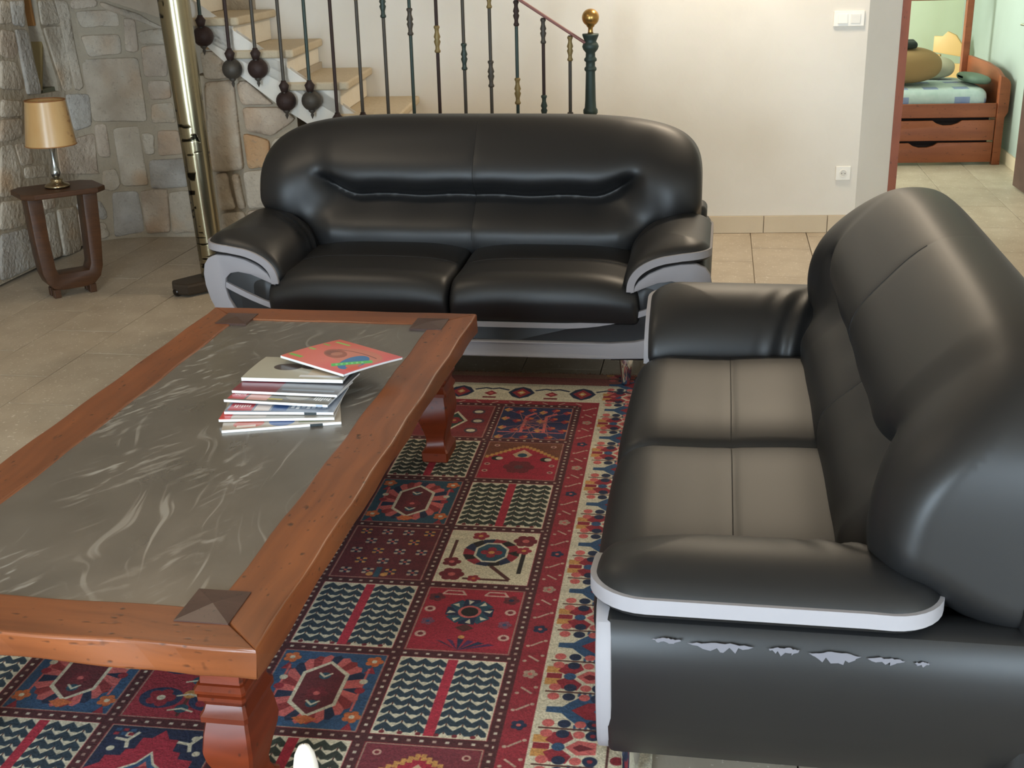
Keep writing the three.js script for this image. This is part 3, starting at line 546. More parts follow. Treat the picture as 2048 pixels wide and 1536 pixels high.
      for (let i = 0; i < 14; i++) { const t = i / 14 * 6.283; c.save(); c.translate(w / 2 + 0.005, h * 0.42); c.rotate(t); shape([[0.03, -0.02], [0.078, -0.016], [0.078, 0.016], [0.03, 0.02]], i % 3 ? (i % 2 ? RED : NAVY) : DARK); c.restore(); }
      const oct = (r) => Array.from({ length: 8 }, (_, i) => [w / 2 + 0.005 + r * 0.82 * Math.cos(i * 0.785 + 0.39), h * 0.42 + r * Math.sin(i * 0.785 + 0.39)]);
      shape(oct(0.062), CREAM); shape(oct(0.053), TEAL); flower(w / 2 + 0.005, h * 0.42, 0.03, RED, GOLD, 4);
      line([[w * 0.56, h * 0.68], [w * 0.8, h * 0.92]], 0.012, BROWN); line([[w * 0.3, h * 0.93], [w * 0.8, h * 0.93]], 0.01, BROWN); line([[0.022, h * 0.2], [0.022, h * 0.6]], 0.009, BROWN); line([[w - 0.03, h * 0.4], [w - 0.03, h * 0.8]], 0.012, DARK);
      flower(w * 0.17, h * 0.86, 0.034, DEEP, PINK, 6); flower(w - 0.034, 0.05, 0.034, DEEP, PINK, 6); flower(w - 0.032, h * 0.36, 0.022, RED, GOLD); flower(0.03, h * 0.63, 0.026, DEEP, PINK); flower(w * 0.34, 0.03, 0.024, RED, GOLD); flower(w * 0.42, h * 0.92, 0.018, RED, ORANGE);
    },
    red() {
      rect(0, 0, w, h, '#9a2a36');
      for (let i = 0; i < 8; i++) { c.save(); c.translate(w / 2, h * 0.38); c.rotate(i * 0.785); shape([[0.02, -0.022], [0.06, -0.02], [0.06, 0.02], [0.02, 0.022]], i % 2 ? TEAL : NAVY); shape([[0.034, -0.006], [0.058, -0.012], [0.052, 0.004]], CREAM); c.restore(); }
      dot(w / 2, h * 0.38, 0.03, PINK); dot(w / 2, h * 0.38, 0.022, DARK);
      shape([[w / 2, h * 0.58], [w / 2 + 0.024, h * 0.64], [w / 2, h * 0.7], [w / 2 - 0.024, h * 0.64]], BROWN); for (let i = -3; i <= 3; i++) shape([[w / 2, h * 0.98], [w / 2 + i * 0.026 - 0.008, h * (0.8 + Math.abs(i) * 0.02)], [w / 2 + i * 0.026 + 0.008, h * (0.82 + Math.abs(i) * 0.02)]], i % 2 ? '#4a2a4a' : NAVY); dot(w / 2, h * 0.78, 0.008, GOLD);
      for (const x of [0.022, w - 0.022]) for (const y of [0.36, 0.76]) { dot(x, h * y, 0.0145, '#c4a090'); dot(x, h * y, 0.007, DEEP); } for (const x of [0.028, w - 0.028]) { flower(x, h * 0.16, 0.022, MAROON, NAVY); flower(x, h * 0.56, 0.018, '#7c4a5a', BLUE); } for (const x of [0.07, w - 0.07]) { line([[x - 0.03, 0.03], [x - 0.02, 0.012], [x + 0.02, 0.012], [x + 0.03, 0.03], [x - 0.03, 0.03]], 0.006, '#c4a090'); }
    },
    arch(a) {
      rect(0, 0, w, h, a ? '#743038' : '#70402e'); const pts = [[0, h * 0.46], [w * 0.5, h * 0.12], [w, h * 0.46], [w, h], [0, h]];
      shape(pts, '#a02838'); zig([[0.004, h * 0.44], [w * 0.34, h * 0.2], [w * 0.5, h * 0.11], [w * 0.66, h * 0.2], [w - 0.004, h * 0.44]], 0.006, GOLD, 0.011, 0.018);
      shape([[w / 2 - 0.034, h * 0.34], [w / 2, h * 0.2], [w / 2 + 0.034, h * 0.34], [w / 2 + 0.02, h * 0.42], [w / 2 - 0.02, h * 0.42]], '#c4a080'); dot(w / 2, h * 0.36, 0.016, TEAL); flower(w / 2, h * 0.68, 0.05, DEEP, '#5c3a3c', 6);
      for (const [x, y] of [[0.045, 0.46], [w - 0.045, 0.46]]) { dot(x, h * y, 0.018, DARK); dot(x + 0.008, h * y, 0.012, CREAM); } for (const [x, y] of [[0.02, 0.62], [w - 0.02, 0.62], [0.02, 0.8], [w - 0.02, 0.8], [0.03, 0.1], [w - 0.03, 0.1]]) { dot(x, h * y, 0.01, '#c09a88'); dot(x, h * y, 0.005, DEEP); }
    },
    tree() { rect(0, 0, w, h, '#2c3050'); line([[w * 0.36, h * 0.8], [w * 0.38, h * 0.3], [w * 0.5, h * 0.18]], 0.012, PINK); line([[w * 0.68, h * 0.8], [w * 0.66, h * 0.3], [w * 0.8, h * 0.2]], 0.012, PINK); line([[0.01, h * 0.8], [w - 0.01, h * 0.8]], 0.006, PINK); for (let i = 0; i < 24; i++) { const x = 0.02 + (i % 6) * 0.043, y = 0.03 + Math.floor(i / 6) * 0.085 + (i % 2) * 0.02; shape([[x - 0.016, y], [x, y - 0.02], [x + 0.016, y], [x, y + 0.02]], i % 3 ? RED : GOLD); dot(x + 0.008, y - 0.006, 0.008, i % 3 ? ORANGE : PINK); line([[w * (i % 2 ? 0.37 : 0.67), h * 0.5], [x, y]], 0.003, '#a0605c'); } },
    diamonds() { rect(0, 0, w, h, '#7a3034'); for (const [x, y] of [[0.05, 0.06], [w - 0.05, 0.06], [0.05, h - 0.06], [w - 0.05, h - 0.06], [0.04, h / 2], [w - 0.04, h / 2]]) { dot(x, y, 0.024, '#4a3a44'); dot(x, y, 0.016, CREAM, 0.013); } shape([[w / 2, h * 0.2], [w * 0.7, h / 2], [w / 2, h * 0.8], [w * 0.3, h / 2]], CREAM); shape([[w / 2, h * 0.26], [w * 0.65, h / 2], [w / 2, h * 0.74], [w * 0.35, h / 2]], '#2c4038'); flower(w / 2, h / 2, 0.03, RED, GOLD); },
    navy() { rect(0, 0, w, h, '#262c44'); const star = []; for (let i = 0; i < 32; i++) { const t = i / 32 * 6.283, r = (i % 2 ? 0.088 : 0.105) * (1 + 0.18 * Math.cos(4 * t)); star.push([w / 2 + r * Math.cos(t), h / 2 + r * 1.15 * Math.sin(t)]); } shape(star, '#a02c3a'); const q = (k) => [[0, -0.07], [0.02, -0.03], [0.06, 0], [0.02, 0.03], [0, 0.07], [-0.02, 0.03], [-0.06, 0], [-0.02, -0.03]].map(([x, y]) => [w / 2 + x * k, h / 2 + y * k]); shape(q(1), CREAM); shape(q(0.82), BLUE); shape(q(0.5), PINK); flower(w / 2, h / 2, 0.02, RED, NAVY); for (const [x, y] of [[0.05, 0.03], [w - 0.05, 0.03], [0.03, 0.08], [w - 0.03, 0.08], [0.05, h - 0.04], [w - 0.05, h - 0.04]]) dot(x, y, 0.009, CREAM); for (const s of [0, 1]) { const x = s ? w - 0.055 : 0.055; line([[x - 0.03, 0.045], [x, 0.05], [x + 0.016, 0.02]], 0.009, CREAM); line([[x, 0.05], [x + 0.008, 0.075]], 0.009, CREAM); } for (let i = 0; i < 6; i++) rect(0.014 + (i % 3) * 0.017, 0.01 + Math.floor(i / 3) * 0.014, 0.012, 0.01, i % 2 ? RED : BLUE); },
    redblue() { rect(0, 0, w, h, '#98303a'); for (const [x, y] of [[0.25, 0.3], [0.72, 0.3], [0.25, 0.75], [0.72, 0.75]]) { dot(w * x, h * y, 0.05, '#2c3450', 0.04); flower(w * x, h * y, 0.034, RED, CREAM, 5); } line([[w / 2, 0.01], [w / 2, h - 0.01]], 0.008, BROWN); for (let i = 0; i < 5; i++) { dot(w / 2, 0.04 + i * 0.055, 0.016, i % 2 ? GOLD : TEAL); line([[w / 2 - 0.03, 0.05 + i * 0.055], [w / 2, 0.04 + i * 0.055], [w / 2 + 0.03, 0.05 + i * 0.055]], 0.006, CREAM); } },
  };
  const G = [   // columns from left to right, rows from the far end
    ['lattice', 'hearts1', 'arch', 'diamonds', 'tree'], ['hearts1', 'red', 'cream', 'hearts', 'arch'], ['blue1', 'arch', 'hearts', 'blue', 'hearts'], ['red', 'hearts', 'navy', 'lattice', 'cream'],
    ['hearts1', 'cream', 'redblue', 'hearts1', 'red'], ['hearts1', 'blue1', 'redblue', 'blue1', 'hearts1'], ['arch1', 'hearts1', 'navy', 'hearts', 'arch1'], ['hearts', 'red', 'hearts', 'cream', 'hearts'], ['lattice', 'blue1', 'arch1', 'hearts1', 'blue'],
  ];
  for (let r = 0; r < 9; r++) for (let k = 0; k < 5; k++) { const n = G[r][k], x = GL + k * CW + 0.017, y = GT + r * RH + 0.017; at_(x, y, () => { c.save(); c.beginPath(); c.rect(0, 0, w, h); c.clip(); KIND[n.replace(/\d/, '')](n.endsWith('1')); c.restore(); line([[0, 0], [w, 0], [w, h], [0, h], [0, 0]], 0.0035, n.startsWith('hearts') || n === 'cream' ? CREAM : '#9a7c6c'); }); }
  // dotted dividing bands
  for (let k = 0; k <= 5; k++) { const x = GL + k * CW; rect(x - 0.0135, GT, 0.027, GB, '#4c2426'); for (let i = 0; i < GB / 0.024; i++) { rect(x - 0.004, GT + i * 0.024 + 0.006, 0.008, 0.009, i % 2 ? '#c8bca8' : '#a88a7c'); } }
  for (let r = 0; r <= 9; r++) { const y = GT + r * RH; rect(GL, y - 0.0135, GR - GL, 0.027, '#4c2426'); for (let i = 0; i < (GR - GL) / 0.028; i++) rect(GL + i * 0.028 + 0.008, y - 0.004, 0.009, 0.008, i % 2 ? '#c8bca8' : '#b49a8a'); }
  // weave: uneven dye from knot to knot
  const im = c.getImageData(0, 0, W, H), d = im.data;
  for (let y = 0; y < H; y++) for (let x = 0; x < W; x++) { const o = (y * W + x) * 4, k = 0.86 + 0.2 * hash(x >> 1, y >> 1, 5) + 0.1 * (vnoise(x / 180, y / 9, 64, 512, 8) - 0.5); for (let q = 0; q < 3; q++) d[o + q] = Math.min(255, d[o + q] * k); }
  c.putImageData(im, 0, 0);
});
rugTex.wrapS = rugTex.wrapT = THREE.ClampToEdgeWrapping;
{
  const t = thing('rug', 'red, blue and cream woollen rug with square panels under the low table', 'rug', [RUG[0], 0, RUG[1]], RUG_TURN);
  const g = at(box(U1 - U0, 0.01, V1 - V0, 0.004), (U0 + U1) / 2, 0.0056, (V0 + V1) / 2), p = g.attributes.position, uv = g.attributes.uv;
  for (let i = 0; i < p.count; i++) uv.setXY(i, (p.getX(i) - U0) / (U1 - U0), 1 - (p.getZ(i) - V0) / (V1 - V0));
  mesh('pile', g, std({ map: rugTex, roughness: 0.95, bumpMap: rep(noiseBump, 14, 24), bumpScale: 0.0012 }), t);
  const strands = [];
  for (let i = 0; i < 620; i++) for (const [v, s] of [[V0, -1], [V1, 1]]) { if (s > 0 && i % 6) continue; const u = U0 + (i + 0.5) / 620 * (U1 - U0), l = rr(0.014, 0.034), dx = rr(-0.012, 0.012); const q = bar([u, 0.0052, v + 0.002 * -s], [u + dx, 0.0028, v + s * l], 0.0016, 4); strands.push(q); }
  const f = mesh('fringe', merged(strands), std({ color: 0xb08c74, roughness: 0.95 }), t); f.userData.kind = 'stuff';
}

// ---------------------------------------------------------------- low table
const TOP = 0.457, TX0 = -1.671, TX1 = -0.761, TZ0 = -3.77, TZ1 = -1.727, FR = 0.128;
{
  const cx = (TX0 + TX1) / 2, cz = (TZ0 + TZ1) / 2, W = TX1 - TX0, L = TZ1 - TZ0;
  const t = thing('coffee_table', 'heavy low wooden table with a grey metal plate let into its top', 'coffee table', [cx, 0, cz]);
  const wob = (g, s) => { const q = g.index ? g.toNonIndexed() : g, p = q.attributes.position; for (let i = 0; i < p.count; i++) { const x = p.getX(i), y = p.getY(i), z = p.getZ(i); p.setXYZ(i, x + 0.0022 * Math.sin(z * 17 + y * 60 + s), y + (y < -0.02 ? 0.003 * Math.sin(x * 13 + z * 11 + s) : 0), z + 0.0022 * Math.sin(x * 19 + y * 50 + s)); } return q; };
  const rail = (len, w, s) => {   // along x, mitred at both ends, worn round edges
    const n = 24, pts = [], a = len / 2; for (let i = 0; i <= n; i++) pts.push([-a + (i / n) * len, w / 2]); for (let i = 0; i <= n; i++) pts.push([a - w - (i / n) * (len - 2 * w), -w / 2]);
    let g = extrude(poly(pts), 0.044, 0.007, 4).rotateX(Math.PI / 2).translate(0, -0.007, 0);
    const p = g.attributes.position; for (let i = 0; i < p.count; i++) { const y = p.getY(i); if (y < -0.03) p.setY(i, y - 0.008 * sst(0.6, 0.75, Math.abs(p.getX(i)) / a)); }
    return toCreasedNormals(wob(g, s), 0.15);
  };
  for (const [len, x, z, turn, s] of [[W, 0, L / 2 - FR / 2, 0, 1], [W, 0, -L / 2 + FR / 2, Math.PI, 2], [L, W / 2 - FR / 2, 0, Math.PI / 2, 3], [L, -W / 2 + FR / 2, 0, -Math.PI / 2, 4]]) { const m = mesh('rail', boxUV(rail(len, FR, s), 1, s * 0.3, s * 0.17), M.oak, t); m.position.set(x, TOP, z); m.rotation.y = turn; }
  // metal plate, scuffed and dull
  const scuff = (u, v) => { const w1 = fbm(u, v, 3, 4, 3, 501), w2 = fbm(u, v, 4, 4, 3, 502), a = u * 0.8 + v * 0.6 + w1 * 0.3, b = v - u * 0.5 + w2 * 0.1, s1 = fbm(a, b, 20, 84, 4, 505), m = fbm(u, v, 4, 6, 3, 507), ln = fbm(b, a, 5, 60, 3, 509); return clamp((s1 - 0.56) * 5) * clamp((m - 0.42) * 5) * 0.8 + clamp((ln - 0.66) * 8) * clamp((0.62 - m) * 4) * 0.6; };
  const plateTex = tex(512, 1024, (u, v) => { const n = fbm(u, v, 6, 12, 4, 515); return mix3(mix3([128, 122, 114], [148, 142, 134], n), [205, 210, 210], scuff(u, v) * 0.6); });
  const plateRough = tex(512, 1024, (u, v) => { const r = 62 + 80 * scuff(u, v) + 34 * fbm(u, v, 5, 9, 3, 521); return [r, r, r]; }, false);
  const pl = at(new THREE.BoxGeometry(W - 2 * FR + 0.006, 0.012, L - 2 * FR + 0.006), 0, TOP - 0.0105, 0);
  mesh('metal_plate', pl, std({ map: plateTex, roughness: 1, roughnessMap: plateRough, metalness: 0.7 }), t).userData.label = 'dull grey metal plate with pale scuffs';
  mesh('plate_bed', at(new THREE.BoxGeometry(W - 0.1, 0.02, L - 0.1), 0, TOP - 0.034, 0), M.walnut, t);
  for (const sx of [-1, 1]) for (const sz of [-1, 1]) {
    const a = 0.052, b = 0.058, g = new THREE.BufferGeometry(), v = [[-a, 0, -b], [a, 0, -b], [a, 0, b], [-a, 0, b], [-a, -0.02, -b], [a, -0.02, -b], [a, -0.02, b], [-a, -0.02, b], [0, 0.006, 0]];
    g.setAttribute('position', new THREE.BufferAttribute(new Float32Array(v.flat()), 3)); g.setIndex([0, 8, 1, 1, 8, 2, 2, 8, 3, 3, 8, 0, 0, 1, 5, 0, 5, 4, 1, 2, 6, 1, 6, 5, 2, 3, 7, 2, 7, 6, 3, 0, 4, 3, 4, 7]);
    const q = g.toNonIndexed(); q.computeVertexNormals();
    mesh('corner_inlay', boxUV(q), M.walnut, t).position.set(sx * (W / 2 - 0.13), TOP + 0.0025, sz * (L / 2 - 0.13));
    // square turned-looking leg: stacked square sections with mouldings
    const prof = [[0.04, 0.0], [0.043, 0.004], [0.044, 0.034], [0.037, 0.042], [0.032, 0.054], [0.031, 0.075], [0.039, 0.11], [0.047, 0.14], [0.05, 0.162], [0.046, 0.2], [0.041, 0.228], [0.0475, 0.231], [0.0475, 0.242], [0.042, 0.251], [0.039, 0.262], [0.043, 0.273], [0.048, 0.279], [0.048, 0.287], [0.044, 0.29], [0.05, 0.296], [0.051, 0.303], [0.046, 0.311], [0.043, 0.313], [0.042, 0.33], [0.042, 0.41]];
    const P = [], ix = []; prof.forEach(([r, y]) => { const e = r * 0.1; [[r, r - e], [r - e, r], [-r + e, r], [-r, r - e], [-r, -r + e], [-r + e, -r], [r - e, -r], [r, -r + e]].forEach(([x, z]) => P.push(x, y, z)); });
    for (let l = 0; l + 1 < prof.length; l++) for (let i = 0; i < 8; i++) { const c0 = l * 8 + i, c1 = l * 8 + (i + 1) % 8; ix.push(c0, c0 + 8, c1, c1, c0 + 8, c1 + 8); }
    ix.push(0, 2, 1, 0, 3, 2, 0, 4, 3, 0, 5, 4, 0, 6, 5, 0, 7, 6);
    const lg = new THREE.BufferGeometry(); lg.setAttribute('position', new THREE.BufferAttribute(new Float32Array(P), 3)); lg.setIndex(ix); 
    const nn = lg.toNonIndexed(); nn.computeVertexNormals();
    const m = mesh('leg', boxUV(toCreasedNormals(nn, 0.35), 1, sx, sz), M.legwood, t); m.position.set(sx * (W / 2 - 0.112), 0.0108, sz * (L / 2 - 0.15)); m.scale.z = 1.62;
    mesh('leg_bracket', boxUV(toCreasedNormals(extrude(poly([[0, 0], [0, 0.036], [-0.1, 0.036], [-0.085, 0.03], [-0.07, 0.014], [-0.045, 0.012], [-0.03, 0]]), 0.05, 0.003).translate(0, 0, -0.025), 0.5)), M.legwood, t).position.set(sx * (W / 2 - 0.112) - 0.043, 0.367, sz * (L / 2 - 0.15));
  }
}

// magazines fanned out on the metal plate
const MAG = [   // spine from the left end to the right end, height of the spine, depth, label
  [[-1.210, -2.687], [-0.924, -2.779], 'lowest magazine of the fan, its white spine nearest the table front', 0],
  [[-1.238, -2.739], [-0.943, -2.784], 'second magazine from the bottom of the fan, red and white along its cover edge', 1],
  [[-1.235, -2.771], [-0.949, -2.797], 'third magazine from the bottom of the fan with a dark mark on its white spine', 2],
  [[-1.257, -2.827], [-0.970, -2.817], 'fourth magazine from the bottom of the fan, grey cover edge with yellow lettering', 3],
  [[-1.252, -2.873], [-0.960, -2.869], 'fifth magazine of the fan with a dark red and grey cover', 4],
  [[-1.252, -2.944], [-0.969, -2.953], 'pale magazine just under the topmost one, with a loose bluish cover', 5],
  [[-1.194, -3.100], [-0.968, -2.962], 'topmost magazine turned askew with a salmon pink cover and green strips', 6],
];
function coverTex(k) {
  return canvasTex(512, 384, (c, W, H) => {   // x along the spine, y = H at the spine
    const R = (x, y, w, h, f) => { c.fillStyle = f; c.fillRect(x * W, y * H, w * W, h * H); }, E = (x, y, a, b, f, r = 0) => { c.fillStyle = f; c.beginPath(); c.ellipse(x * W, y * H, a * W, b * H, r, 0, 7); c.fill(); };
    const strokes = (x, y, w, h, f) => { for (let i = 0; i < 7; i++) { c.fillStyle = f; c.fillRect((x + w * (i + 0.15) / 7) * W, y * H, w / 11 * W, h * H * (0.6 + 0.4 * hash(i, k, 3))); } };
    if (k === 6) {
      R(0, 0, 1, 1, '#e0685c'); const g = c.createLinearGradient(0, 0, W, H * 0.3); g.addColorStop(0, '#dc6250'); g.addColorStop(0.6, '#ea7a70'); g.addColorStop(1, '#e8606a'); c.fillStyle = g; c.fillRect(0, 0, W, H);
      E(0.62, 0.4, 0.34, 0.28, '#d9826e'); E(0.4, 0.5, 0.17, 0.14, '#a85a48', 0.3); E(0.36, 0.5, 0.09, 0.1, '#8c4a3c', 0.2); E(0.42, 0.5, 0.06, 0.08, '#c07a64'); c.strokeStyle = '#7a3c34'; c.lineWidth = 7; c.beginPath(); c.moveTo(W * 0.3, H * 0.36); c.quadraticCurveTo(W * 0.55, H * 0.22, W * 0.86, H * 0.3); c.stroke();
      E(0.78, 0.6, 0.13, 0.3, '#1f78b8', -0.4); E(0.84, 0.66, 0.07, 0.14, '#d86a56', -0.3); E(0.93, 0.78, 0.06, 0.1, '#e4543e');
      c.save(); c.translate(W * 0.79, H * 0.64); c.rotate(-0.95); c.fillStyle = '#4fcf62'; c.fillRect(-W * 0.2, -H * 0.06, W * 0.4, H * 0.12); c.fillStyle = '#8fe49a'; for (let i = 0; i < 6; i++) c.fillRect(-W * 0.16 + i * W * 0.05, -H * 0.035, W * 0.022, H * 0.07); c.restore();
      R(0.02, 0.84, 0.2, 0.06, '#7cc04a'); R(0.02, 0.52, 0.1, 0.05, '#9cc860'); R(0.02, 0.28, 0.1, 0.04, '#8cc050'); R(0.06, 0.1, 0.22, 0.05, '#9cd062');
    } else if (k === 5) { R(0, 0, 1, 1, '#b8b4a4'); E(0.35, 0.5, 0.14, 0.16, '#3c2c28'); E(0.58, 0.45, 0.1, 0.13, '#54423a'); R(0.62, 0.5, 0.3, 0.4, '#c8b49a'); R(0.55, 0.84, 0.4, 0.08, '#e8eaf0'); }
    else if (k === 4) { R(0, 0, 1, 1, '#4c4a4c'); R(0, 0.3, 0.42, 0.7, '#7c2434'); R(0.42, 0.6, 0.58, 0.4, '#6c6e76'); R(0.45, 0.86, 0.5, 0.06, '#8c9cb0'); }
    else if (k === 3) { R(0, 0, 1, 1, '#6c685e'); R(0.02, 0.66, 0.16, 0.3, '#c4404a'); R(0.2, 0.7, 0.2, 0.26, '#dca49c'); strokes(0.04, 0.74, 0.12, 0.1, '#f0e8e4'); E(0.66, 0.7, 0.13, 0.2, '#9c968c'); strokes(0.82, 0.74, 0.16, 0.16, '#dcdcdc'); R(0.4, 0.88, 0.14, 0.04, '#c8b848'); R(0.9, 0.1, 0.06, 0.5, '#c0b040'); }
    else if (k === 2) { R(0, 0, 1, 1, '#8c98ac'); R(0.02, 0.7, 0.22, 0.26, '#c44650'); R(0.26, 0.72, 0.14, 0.24, '#e8dcd8'); strokes(0.05, 0.76, 0.16, 0.1, '#f4ecec'); R(0.42, 0.62, 0.14, 0.34, '#3c5c94'); strokes(0.58, 0.76, 0.34, 0.14, '#f0f4f8'); }
    else if (k === 1) { R(0, 0, 1, 1, '#a8a49c'); R(0, 0.7, 0.1, 0.3, '#d84848'); R(0.1, 0.74, 0.3, 0.22, '#c8bcb4'); R(0.92, 0.2, 0.06, 0.7, '#c85a3c'); }
    else { R(0, 0, 1, 1, '#b4a898'); E(0.22, 0.84, 0.13, 0.13, '#c86a58'); R(0.12, 0.88, 0.16, 0.07, '#f0e0d8'); E(0.5, 0.84, 0.11, 0.15, '#46629c'); R(0.64, 0.74, 0.3, 0.2, '#8c8c6c'); }
  });
}
MAG.forEach(([A, B, label, k]) => {
  const len = Math.hypot(B[0] - A[0], B[1] - A[1]), dep = k === 6 ? 0.222 : 0.21, turn = Math.atan2(A[1] - B[1], B[0] - A[0]), th = k === 5 ? 0.0092 : 0.0068;
  const y = [0, 0.0088, 0.0178, 0.03, 0.0386, 0.0472, 0.0625][k], tilt = [0, 0.005, 0.012, 0.02, 0.03, 0.055, 0.045][k];
  const t = thing('magazine', label, 'magazine', [(A[0] + B[0]) / 2, TOP - 0.0043 + y, (A[1] + B[1]) / 2], turn, 'magazines fanned on the table');
  const bend = (g) => { const p = g.attributes.position; for (let i = 0; i < p.count; i++) { const q = -p.getZ(i) / dep, x = p.getX(i) / len + 0.5; p.setY(i, p.getY(i) - dep * tilt * (k ? q * q : 0) - (k > 2 ? 0.004 * x * x * q * (k === 6 ? 0.4 : 1) : 0)); } g.computeVertexNormals(); return g; };
  const sheet = (w, h, d) => new THREE.BoxGeometry(w, h, d, 14, 1, 12);
  mesh('page_block', bend(at(sheet(len - 0.004, th - 0.0008, dep - 0.004), 0, th / 2, -dep / 2 - 0.001)), M.paper, t);
  const g = at(sheet(len, 0.0004, dep), 0, th + 0.0001, -dep / 2), p = g.attributes.position, uv = g.attributes.uv; for (let i = 0; i < p.count; i++) uv.setXY(i, p.getX(i) / len + 0.5, -p.getZ(i) / dep);
  mesh('cover', bend(g), phys({ map: coverTex(k), roughness: 0.28, clearcoat: 0.3, clearcoatRoughness: 0.2 }), t);
  mesh('spine', at(box(len, th, 0.0012, 0.0005, 1), 0, th / 2, 0.0004), M.paper, t);
  if (k === 0 || k === 2) mesh('spine_mark', at(new THREE.BoxGeometry(0.032, th * 0.96, 0.0006), len * 0.29, th / 2, 0.0012), std({ color: 0x2c3436, roughness: 0.5 }), t);
  if (k === 3) mesh('spine_mark', at(new THREE.BoxGeometry(0.018, th * 0.7, 0.0006), len * 0.42, th / 2, 0.0012), std({ color: 0xb4bccc, roughness: 0.5 }), t);
});

// ---------------------------------------------------------------- corner stool with its lamp
{
  const t = thing('side_table', 'small brown wooden side table with a U-shaped frame in the stone corner', 'side table', [-3.16, 0, -5.45], Math.PI / 4);
  const top = extrude(poly([[-0.2, -0.09], [-0.15, -0.14], [0.15, -0.14], [0.2, -0.09], [0.2, 0.09], [0.15, 0.14], [-0.15, 0.14], [-0.2, 0.09]]), 0.016, 0.005).rotateX(-Math.PI / 2).translate(0, 0.513, 0);
  mesh('table_top', boxUV(top), M.stool, t);
  const U = poly([[-0.165, 0.513], [-0.158, 0.3], [-0.145, 0.13], [-0.128, 0.08], [-0.1, 0.047], [-0.06, 0.038], [0.06, 0.038], [0.1, 0.047], [0.134, 0.08], [0.15, 0.13], [0.163, 0.3], [0.17, 0.513], [0.098, 0.513], [0.095, 0.3], [0.092, 0.15], [0.08, 0.118], [-0.068, 0.118], [-0.08, 0.15], [-0.09, 0.3], [-0.095, 0.513]]);
  mesh('frame', boxUV(toCreasedNormals(extrude(U, 0.1, 0.005).translate(0, 0, -0.05), 0.7), 1, 0.2), M.stool, t);
  for (const sx of [-1, 1]) for (const sz of [-1, 1]) mesh('foot', at(box(0.034, 0.044, 0.036, 0.004), sx * 0.088, 0.022, sz * 0.032), M.stool, t);
  const l = thing('table_lamp', 'small table lamp with a streaky tan parchment shade and silvery stem on side table', 'lamp', [-3.16, 0.536, -5.45], 0.3);
  mesh('base', lathe([[0.001, 0], [0.056, 0], [0.06, 0.006], [0.055, 0.014], [0.038, 0.02], [0.026, 0.028], [0.03, 0.036], [0.024, 0.042], [0.001, 0.044]], 36), std({ color: 0x9a8a6c, metalness: 0.9, roughness: 0.22 }), l);
  mesh('stem', lathe([[0.001, 0.04], [0.012, 0.044], [0.02, 0.056], [0.024, 0.07], [0.02, 0.086], [0.014, 0.1], [0.011, 0.13], [0.011, 0.165], [0.015, 0.185], [0.02, 0.192], [0.014, 0.2], [0.001, 0.202]], 28), std({ color: 0xa4a8a8, metalness: 0.95, roughness: 0.2 }), l);
  mesh('bulb_holder', lathe([[0.001, 0.2], [0.013, 0.2], [0.015, 0.24], [0.012, 0.28], [0.001, 0.282]], 20), std({ color: 0xd8d0c0, roughness: 0.5 }), l);
  const shadeTex = tex(512, 256, (u, v) => { const a = fbm(u, v, 14, 5, 4, 601), b = fbm(u, v, 30, 60, 2, 607), z = clamp((fbm(u, v, 3, 2, 2, 611) - 0.5) * 5); return mix3(mix3([206, 160, 100], [222, 190, 136], a), [126, 82, 44], z * clamp((b - 0.55) * 4)); });
  const sh = lathe([[0.118, 0.205], [0.092, 0.415], [0.09, 0.415], [0.116, 0.205], [0.118, 0.205]], 48);
  mesh('lamp_shade', sh, phys({ map: shadeTex, roughness: 0.4, transmission: 0.25, thickness: 0, clearcoat: 0.5, clearcoatRoughness: 0.25 }), l);
  const rim = (r, y) => at(new THREE.TorusGeometry(r, 0.0028, 6, 48).rotateX(Math.PI / 2), 0, y, 0);
  mesh('shade_rim', rim(0.0915, 0.415), std({ color: 0x8a5a30, roughness: 0.6 }), l); mesh('shade_rim', rim(0.1175, 0.205), std({ color: 0x9a6a3a, roughness: 0.6 }), l);
  mesh('shade_spider', merged([0, 1, 2].map((i) => bar([0.012, 0.275, 0], [0.0905, 0.405, 0], 0.0014, 6).rotateY(i * 2.094))), M.chrome, l);
}

